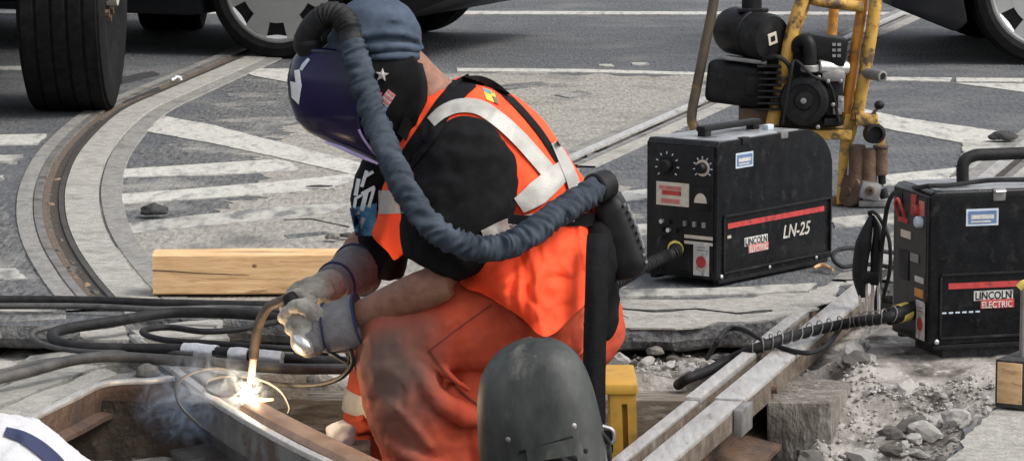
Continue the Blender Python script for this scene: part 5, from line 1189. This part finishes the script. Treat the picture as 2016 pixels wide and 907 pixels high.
for k in range(3):
    f0 = k * .34; a_, b_, c_, d_ = V((764, 176, 0)), V((779, 188, 0)), V((763, 212, 0)), V((748, 198, 0))
    lr_ = lambda s, t_: a_.lerp(b_, s).lerp(d_.lerp(c_, s), t_)
    q4 = [lr_(0, f0), lr_(1, f0), lr_(1, f0 + .18), lr_(0, f0 + .18)]; quad_on(hsf, [(q.x, q.y) for q in q4], 3, .0075, .0015).build('flag_stripe', flag_red, fl)
quad_on(hsf, [(744, 178), (753, 184), (748, 194), (741, 188)], 3, .006, .002).build('red_sticker', red_mat, hl)
# gloves
def ring_at(p, ax, r, name, m, par, w_=.004):
    MB().lathe([(r - .002, -w_), (r + .003, -w_), (r + .003, w_), (r - .002, w_)], p, ax, 26).build(name, m, par)
def cuff_trim(pts, rad, t0, t1, par):
    cs = catmull([P(*q) for q in pts], 16); n = len(cs); a, b = int(t0 * (n - 1)), max(int(t0 * (n - 1)) + 2, int(t1 * (n - 1)))
    MB().tube(cs[a:b + 1], [lerpk(rad, i / (n - 1)) + .0028 for i in range(a, b + 1)], 26, 0).build('cuff_trim', navy, par)
def chain(mb, pts, r): mb.tube(pts, r, 10, 4)
H0 = P(572, 588, 7.60); H1 = P(634, 686, 7.565); ha = (H1 - H0).normalized()
e1 = (V((1, -.1, .25)) - ha * ha.dot(V((1, -.1, .25)))).normalized(); e2 = ha.cross(e1)
if e2.y > 0: e2 = -e2                                        # towards the camera
gl = MB(); wv = P(672, 640, 7.575)
gl.tube([P(668, 642, 7.575), P(636, 645, 7.575), P(606, 640, 7.575)], [.046, .046, .038], 16, 5)
gl.ell(P(612, 650, 7.570), .046, .042, .052); gl.ell(P(606, 672, 7.56), .038, .036, .032)
for k in range(4):
    c = H0 + ha * (.026 + .030 * k); Rr = .033 - (.004 if k == 3 else 0)
    chain(gl, [c + (e1 * math.cos(a) - e2 * math.sin(a)) * (Rr + .003 * math.sin(a)) for a in [R(v) for v in (10, 60, 110, 160, 205, 245, 275)]], [.0165, .017, .0163, .0158, .015, .014, .012])
chain(gl, [P(625, 622, 7.545), P(606, 606, 7.53), P(588, 602, 7.545), P(573, 606, 7.565)], [.021, .019, .0175, .0135])
glm = remesh(gl, .0034, 2, folds(.0016, 45)); g_ = glm.build('glove', glove_pale, wd_, angle=80)
cf = MB().tube([P(712, 632, 7.56), P(680, 640, 7.565), P(645, 645, 7.57), P(622, 648, 7.572)], [.063, .060, .054, .047], 26, 6, wob=.0025, wscale=25); cfo = cf.build('cuff', glove_grey, g_, angle=80)
cpx = [(712, 632, 7.56), (680, 640, 7.565), (645, 645, 7.57), (622, 648, 7.572)]; cuff_trim(cpx, [.063, .060, .054, .047], .0, .06, cfo); cuff_trim(cpx, [.063, .060, .054, .047], .70, .76, cfo)
bk = MB().ell(P(622, 664, 7.545), .036, .022, .034); remesh(bk, .005, 2).build('back_patch', glove_grey, g_, angle=80)
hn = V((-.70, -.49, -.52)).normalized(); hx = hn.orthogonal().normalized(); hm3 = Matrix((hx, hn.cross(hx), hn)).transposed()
hp_ = MB().ell(P(596, 679, 7.533), .030, .026, .016, 24, 14, hm3); remesh(hp_, .003, 1, folds(.0016, 50)).build('glare_reflector_patch', mat('glare_reflector', (.86, .84, .80), .34, .85, scale=30, var=.05), g_, angle=80)  # reflector added on the glove to show the glare of the arc
gf = MB(); gf.tube([P(668, 556, 7.83), P(640, 566, 7.77), P(612, 578, 7.71)], [.036, .037, .031], 16, 5); gf.ell(P(620, 574, 7.70), .046, .046, .034)
for k in range(4):
    b_ = P(608 - 3 * k, 572 + 5 * k, 7.735 - .031 * k)
    chain(gf, [b_ + V((.012, 0, 0)), b_ + V((-.014, 0, .008)), b_ + V((-.034, 0, -.004)), b_ + V((-.040, 0, -.024)), b_ + V((-.026, 0, -.038))], [.0160, .0162, .0152, .0142, .0115])
chain(gf, [P(628, 585, 7.69), P(606, 596, 7.665), P(588, 600, 7.65), P(574, 598, 7.64)], [.016, .015, .0135, .011])
gfm = remesh(gf, .0034, 2, folds(.0016, 40, seed=5)); gg = gfm.build('glove', glove_pale, wd_, angle=80)
cf = MB().tube([P(704, 530, 7.90), P(690, 540, 7.87), P(664, 556, 7.83), P(650, 562, 7.80)], [.060, .055, .048, .042], 26, 6, wob=.0025, wscale=25); cfo = cf.build('cuff', glove_grey, gg, angle=80)
cpx = [(704, 530, 7.90), (690, 540, 7.87), (664, 556, 7.83), (650, 562, 7.80)]; cuff_trim(cpx, [.060, .055, .048, .042], .0, .06, cfo); cuff_trim(cpx, [.060, .055, .048, .042], .70, .76, cfo)

# ---- torch
tc = empty('welding_torch', P(560, 640, 7.6)); tag(tc, 'brown goose-neck welding torch held in both gloves above the rail end', 'torch')
MB().tube([H0 - ha * .012, H0, H0 + ha * .07, H1], [.013, .017, .017, .015], 14, 5).build('handle', rubber, tc)
neck = [H0 - ha * .004, P(552, 592, 7.61), P(527, 606, 7.62), P(511, 635, 7.63), (P(503, 672, 7.64)), P(499, 704, 7.645)]
MB().tube(neck, [.010, .0105, .0105, .011, .011, .0115], 14, 8).build('goose_neck', mat('scorched_neck', (.06, .042, .03), .6, scale=30, col2=(.15, .105, .075)), tc)
MB().tube([P(499, 704, 7.645), P(496, 730, 7.65), P(493, 752, 7.652)], [.0085, .0085, .0075], 12, 4).build('nozzle', mat('hot_nozzle', (.5, .3, .24), .5, .3, scale=30, col2=(.6, .42, .36)), tc)
tip_end = P(490, 782, 7.655)
MB().tube([P(493, 752, 7.652), tip_end], .0022, 6, 3).build('filler_wire', alu, tc)
o = MB().tube([H1 - ha * .01, P(684, 712, 7.53), P(690, 690, 7.52), P(694, 715, 7.52), P(672, 742, 7.55), P(630, 756, 7.62), P(570, 758, 7.7), P(520, 752, 7.76)], .0055, 8, 8).build('torch_lead', rubber); tag(o, 'thin black lead leaving the torch handle below the near cuff', 'cable')
# ---- the arc
emi = bpy.data.materials.new('arc_light'); emi.use_nodes = True; b = emi.node_tree.nodes['Principled BSDF']; b.inputs['Base Color'].default_value = (1, .8, .5, 1)
b.inputs['Emission Color'].default_value = (1, .74, .40, 1); b.inputs['Emission Strength'].default_value = 22
em2 = bpy.data.materials.new('molten_metal'); em2.use_nodes = True; b = em2.node_tree.nodes['Principled BSDF']; b.inputs['Base Color'].default_value = (1, .5, .2, 1)
b.inputs['Emission Color'].default_value = (1, .50, .14, 1); b.inputs['Emission Strength'].default_value = 5
ar = empty('welding_arc', tip_end); tag(ar, 'glowing welding arc and molten bead at the tip of the torch', 'arc')
m = MB().ell(tip_end + V((.0, -.004, -.004)), .017, .014, .020); m.v = [p + V((noise.noise(p * 60), 0, noise.noise(p * 60 + V((3, 0, 0))))) * .006 for p in m.v]; m.build('arc_core', emi, ar)
m = MB(); m.tube([P(476, 808, 7.63), P(486, 795, 7.63), P(505, 788, 7.64), P(538, 786, 7.655)], [.005, .010, .006, .002], 8, 5); m.build('molten_bead', em2, ar)
m = MB().tube([P(438, 832, 7.56), P(440, 842, 7.555), P(446, 851, 7.55)], [.002, .004, .002], 8, 4); m.build('falling_drop', em2, ar)
m = MB().tube([P(560, 0, 0) if False else P(470, 818, 7.60), P(474, 806, 7.61)], [.003, .003], 6, 3); m.build('spatter', em2, ar)
pl_ = bpy.data.lights.new('arc_lamp', 'POINT'); pl_.energy = 2.2; pl_.color = (1, .72, .42); pl_.shadow_soft_size = .012
po = bpy.data.objects.new('arc_lamp', pl_); COL.objects.link(po); po.parent = ar; po.location = V((.006, -.022, .016))
# ---- smoke
smk = MB().ell(P(395, 790, 7.6), .16, .10, .11, 24, 16); so_ = smk.build('smoke', None); tag(so_, 'thin bluish welding smoke drifting left of the arc', 'smoke', kind='stuff')
sm_ = bpy.data.materials.new('smoke'); sm_.use_nodes = True; t = sm_.node_tree; t.nodes.remove(t.nodes['Principled BSDF'])
pv_ = t.nodes.new('ShaderNodeVolumePrincipled'); pv_.inputs['Color'].default_value = (.62, .76, 1, 1)
tcn = t.nodes.new('ShaderNodeTexCoord'); nz = t.nodes.new('ShaderNodeTexNoise'); nz.inputs['Scale'].default_value = 17; nz.inputs['Detail'].default_value = 6; nz.inputs['Distortion'].default_value = 2.6
mpn = t.nodes.new('ShaderNodeMapping'); scn = P(395, 790, 7.6); S_ = V((1 / .16, 1 / .10, 1 / .11)); mpn.inputs['Scale'].default_value = S_; mpn.inputs['Location'].default_value = (-scn.x * S_.x, -scn.y * S_.y, -scn.z * S_.z)
le = t.nodes.new('ShaderNodeVectorMath'); le.operation = 'LENGTH'; m1 = t.nodes.new('ShaderNodeMapRange'); m1.inputs['From Min'].default_value = 1.0; m1.inputs['From Max'].default_value = .15
m2 = t.nodes.new('ShaderNodeMapRange'); m2.inputs['From Min'].default_value = .50; m2.inputs['From Max'].default_value = .64
mu = t.nodes.new('ShaderNodeMath'); mu.operation = 'MULTIPLY'; mu2 = t.nodes.new('ShaderNodeMath'); mu2.operation = 'MULTIPLY'; mu2.inputs[1].default_value = 19
l = t.links; l.new(tcn.outputs['Object'], mpn.inputs[0]); l.new(mpn.outputs[0], le.inputs[0]); l.new(le.outputs['Value'], m1.inputs[0]); l.new(tcn.outputs['Object'], nz.inputs['Vector']); l.new(nz.outputs['Fac'], m2.inputs[0])
l.new(m1.outputs[0], mu.inputs[0]); l.new(m2.outputs[0], mu.inputs[1]); l.new(mu.outputs[0], mu2.inputs[0]); l.new(mu2.outputs[0], pv_.inputs['Density']); l.new(pv_.outputs[0], t.nodes['Material Output'].inputs['Volume'])
so_.data.materials.append(sm_)

# ---- white rag
rp = P(672, 874, 7.80); mb = MB().box((0, 0, 0), (.13, .12, .36 + rp.z), bev=.008); mb.v = [p + V((noise.noise(p * 12), noise.noise(p * 12 + V((5, 0, 0))), 0)) * .01 + V((rp.x, rp.y, (rp.z - .36) / 2)) for p in mb.v]
tag(mb.build('concrete_block', stone_dark, None, angle=30), 'dark block in the pit with a white rag on top', 'block')
m = MB(); m.ell(P(672, 855, 7.80), .032, .03, .03, 24, 16); o = remesh(m, .004, 2, folds(.010, 24, seed=3)).build('white_rag', rag_white, angle=80); tag(o, 'crumpled white rag beside the welder’s far boot', 'rag')

# ================================================================== GREY WELDING HELMET IN FRONT
Yh = 6.92
hm = empty('spare_welding_helmet', P(1070, 1000, Yh)); tag(hm, 'scuffed dark grey welding helmet shell with rivets standing in front of the welder', 'helmet')
rows = []
OUT = [(1060, 676, .012, .02), (1060, 682, .036, .045), (1058, 696, .062, .07), (1056, 716, .083, .09), (1054, 745, .100, .105), (1056, 780, .1105, .115), (1060, 820, .117, .12), (1066, 865, .121, .122), (1072, 910, .124, .12), (1078, 960, .122, .115), (1082, 1000, .115, .105)]
oc = catmull([V(q[:2] + (0,)) for q in OUT], 4); orr = catmull([V((q[2], q[3], 0)) for q in OUT], 4)
for p, q in zip(oc, orr):
    c = P(p.x, p.y, Yh); row = []
    for j in range(37):
        an = math.pi * (j / 36); ca_, sa_ = math.cos(an), math.sin(an); k = (abs(ca_) ** 2.6 + abs(sa_) ** 2.6) ** (-1 / 2.6)
        row.append(c + V((-q.x * k * ca_, -q.y * .9 * k * sa_ + .06, 0)))
    rows.append(row)
shm = MB().rings(rows, cap=False, closed=False); sho = shm.build('shell', shell_grey, hm, angle=60)
md = sho.modifiers.new('thickness', 'SOLIDIFY'); md.thickness = .005; md.offset = 1
hs2 = Surf(shm)
quad_on(hs2, [(1035, 884), (1128, 862), (1138, 930), (1045, 945)], 6, .012, .012).build('lens_holder', shell_grey, hm)
strip_on(hs2, [(1022, 890), (1060, 880), (1128, 860)], 5, .010, .006).build('holder_lip', black_plastic, hm)
quad_on(hs2, [(1070, 906), (1136, 896), (1140, 925), (1074, 935)], 4, .020, .006).build('lens', lens_black, hm)
for x, y in ((1002, 864), (1128, 838), (1150, 886)):
    h = hs2.hit(x, y, .001); MB().ell(h, .008, .006, .008, 14, 8).build('rivet', grey_metal if x < 1140 else black_plastic, hm)
strip_on(hs2, [(1164, 858), (1172, 878), (1186, 900), (1190, 925)], 5, .006, .004, 6, 2).build('white_cord', white_mat, hm)
MB().cyl(P(1186, 895, 6.96), P(1204, 895, 6.96), .02, 16, .003).build('pivot_knob', black_plastic, hm)
MB().tube([P(1150, 838, 6.93), P(1180, 850, 6.94), P(1200, 872, 6.95)], [.004, .006, .006], 8, 4).build('headgear_strap', black_plastic, hm)
o = tie('timber_block', (P(1075, 1000, Yh).x, Yh + .01, P(1075, 1000, Yh).z - .125), (.34, .24, .24), R(4), 'timber block in the pit carrying the spare grey helmet')
o['category'] = 'timber'

# ================================================================== SECOND WORKER AT THE LOWER LEFT
Yw = 6.55
w2 = empty('person', P(-60, 1300, Yw)); tag(w2, 'stooping worker in a white shirt with a navy strap at the edge of the pit', 'person')
b2 = MB()
limb(b2, [(-150, 1120, Yw), (-80, 1020, Yw), (10, 980, Yw), (110, 1010, Yw), (150, 1040, Yw)], [.13, .135, .135, .10, .06], 20)
limb(b2, [(150, 1035, Yw), (190, 1065, Yw)], [.055, .055]); b2.ell(P(230, 1090, Yw), .095, .078, .11, rot=Matrix.Rotation(R(60), 3, 'Y'))
for s in (-1, 1):
    limb(b2, [(110, 1010, Yw + s * .15), (120, 1120, Yw + s * .19), (150, 1230, Yw + s * .17)], [.055, .048, .038]); limb(b2, [(150, 1230, Yw + s * .17), (210, 1290, Yw + s * .1), (260, 1340, Yw + s * .06)], [.038, .036, .028])
    b2.ell(P(280, 1360, Yw + s * .05), .045, .03, .025)
    limb(b2, [(-150, 1120, Yw + s * .1), (0, 1230, Yw + s * .14), (60, 1270, Yw + s * .15)], [.1, .085, .06]); limb(b2, [(60, 1270, Yw + s * .15), (-20, 1400, Yw + s * .15), (-60, 1480, Yw + s * .15)], [.06, .055, .04])
remesh(b2, .014, 5).build('body', skin, w2, angle=80)
s2_ = MB(); limb(s2_, [(-150, 1120, Yw), (-80, 1020, Yw), (10, 975, Yw), (110, 1010, Yw), (135, 1030, Yw)], [.145, .150, .150, .115, .075], 20)
for s in (-1, 1): limb(s2_, [(100, 1005, Yw + s * .13), (118, 1110, Yw + s * .19), (125, 1140, Yw + s * .19)], [.075, .068, .066])
s2m = remesh(s2_, .007, 2, lambda p, n: folds(.016, 8, 1, 1, 1, 3)(p, n) + folds(.007, 19)(p, n)); s2o = s2m.build('shirt', white_shirt, w2, angle=80)
strip_on(Surf(s2m), [(10, 848), (45, 860), (80, 882), (112, 912), (130, 940)], [16, 22, 26, 28, 28], .006, .006).build('navy_strap', navy, s2o)
t2 = MB(); t2.ell(P(-150, 1130, Yw), .16, .18, .15)
for s in (-1, 1):
    limb(t2, [(-150, 1120, Yw + s * .1), (0, 1230, Yw + s * .14), (60, 1270, Yw + s * .15)], [.115, .10, .078]); limb(t2, [(60, 1270, Yw + s * .15), (-20, 1400, Yw + s * .15), (-55, 1470, Yw + s * .15)], [.078, .07, .06])
remesh(t2, .014, 5, folds(.008, 8)).build('trousers', jeans, w2, angle=80)
MB().ell(P(232, 1085, Yw) + V((-.01, 0, .02)), .10, .085, .105, rot=Matrix.Rotation(R(60), 3, 'Y')).build('hair', hair, w2)

for o in bpy.data.objects:
    if '_org' in o: del o['_org']
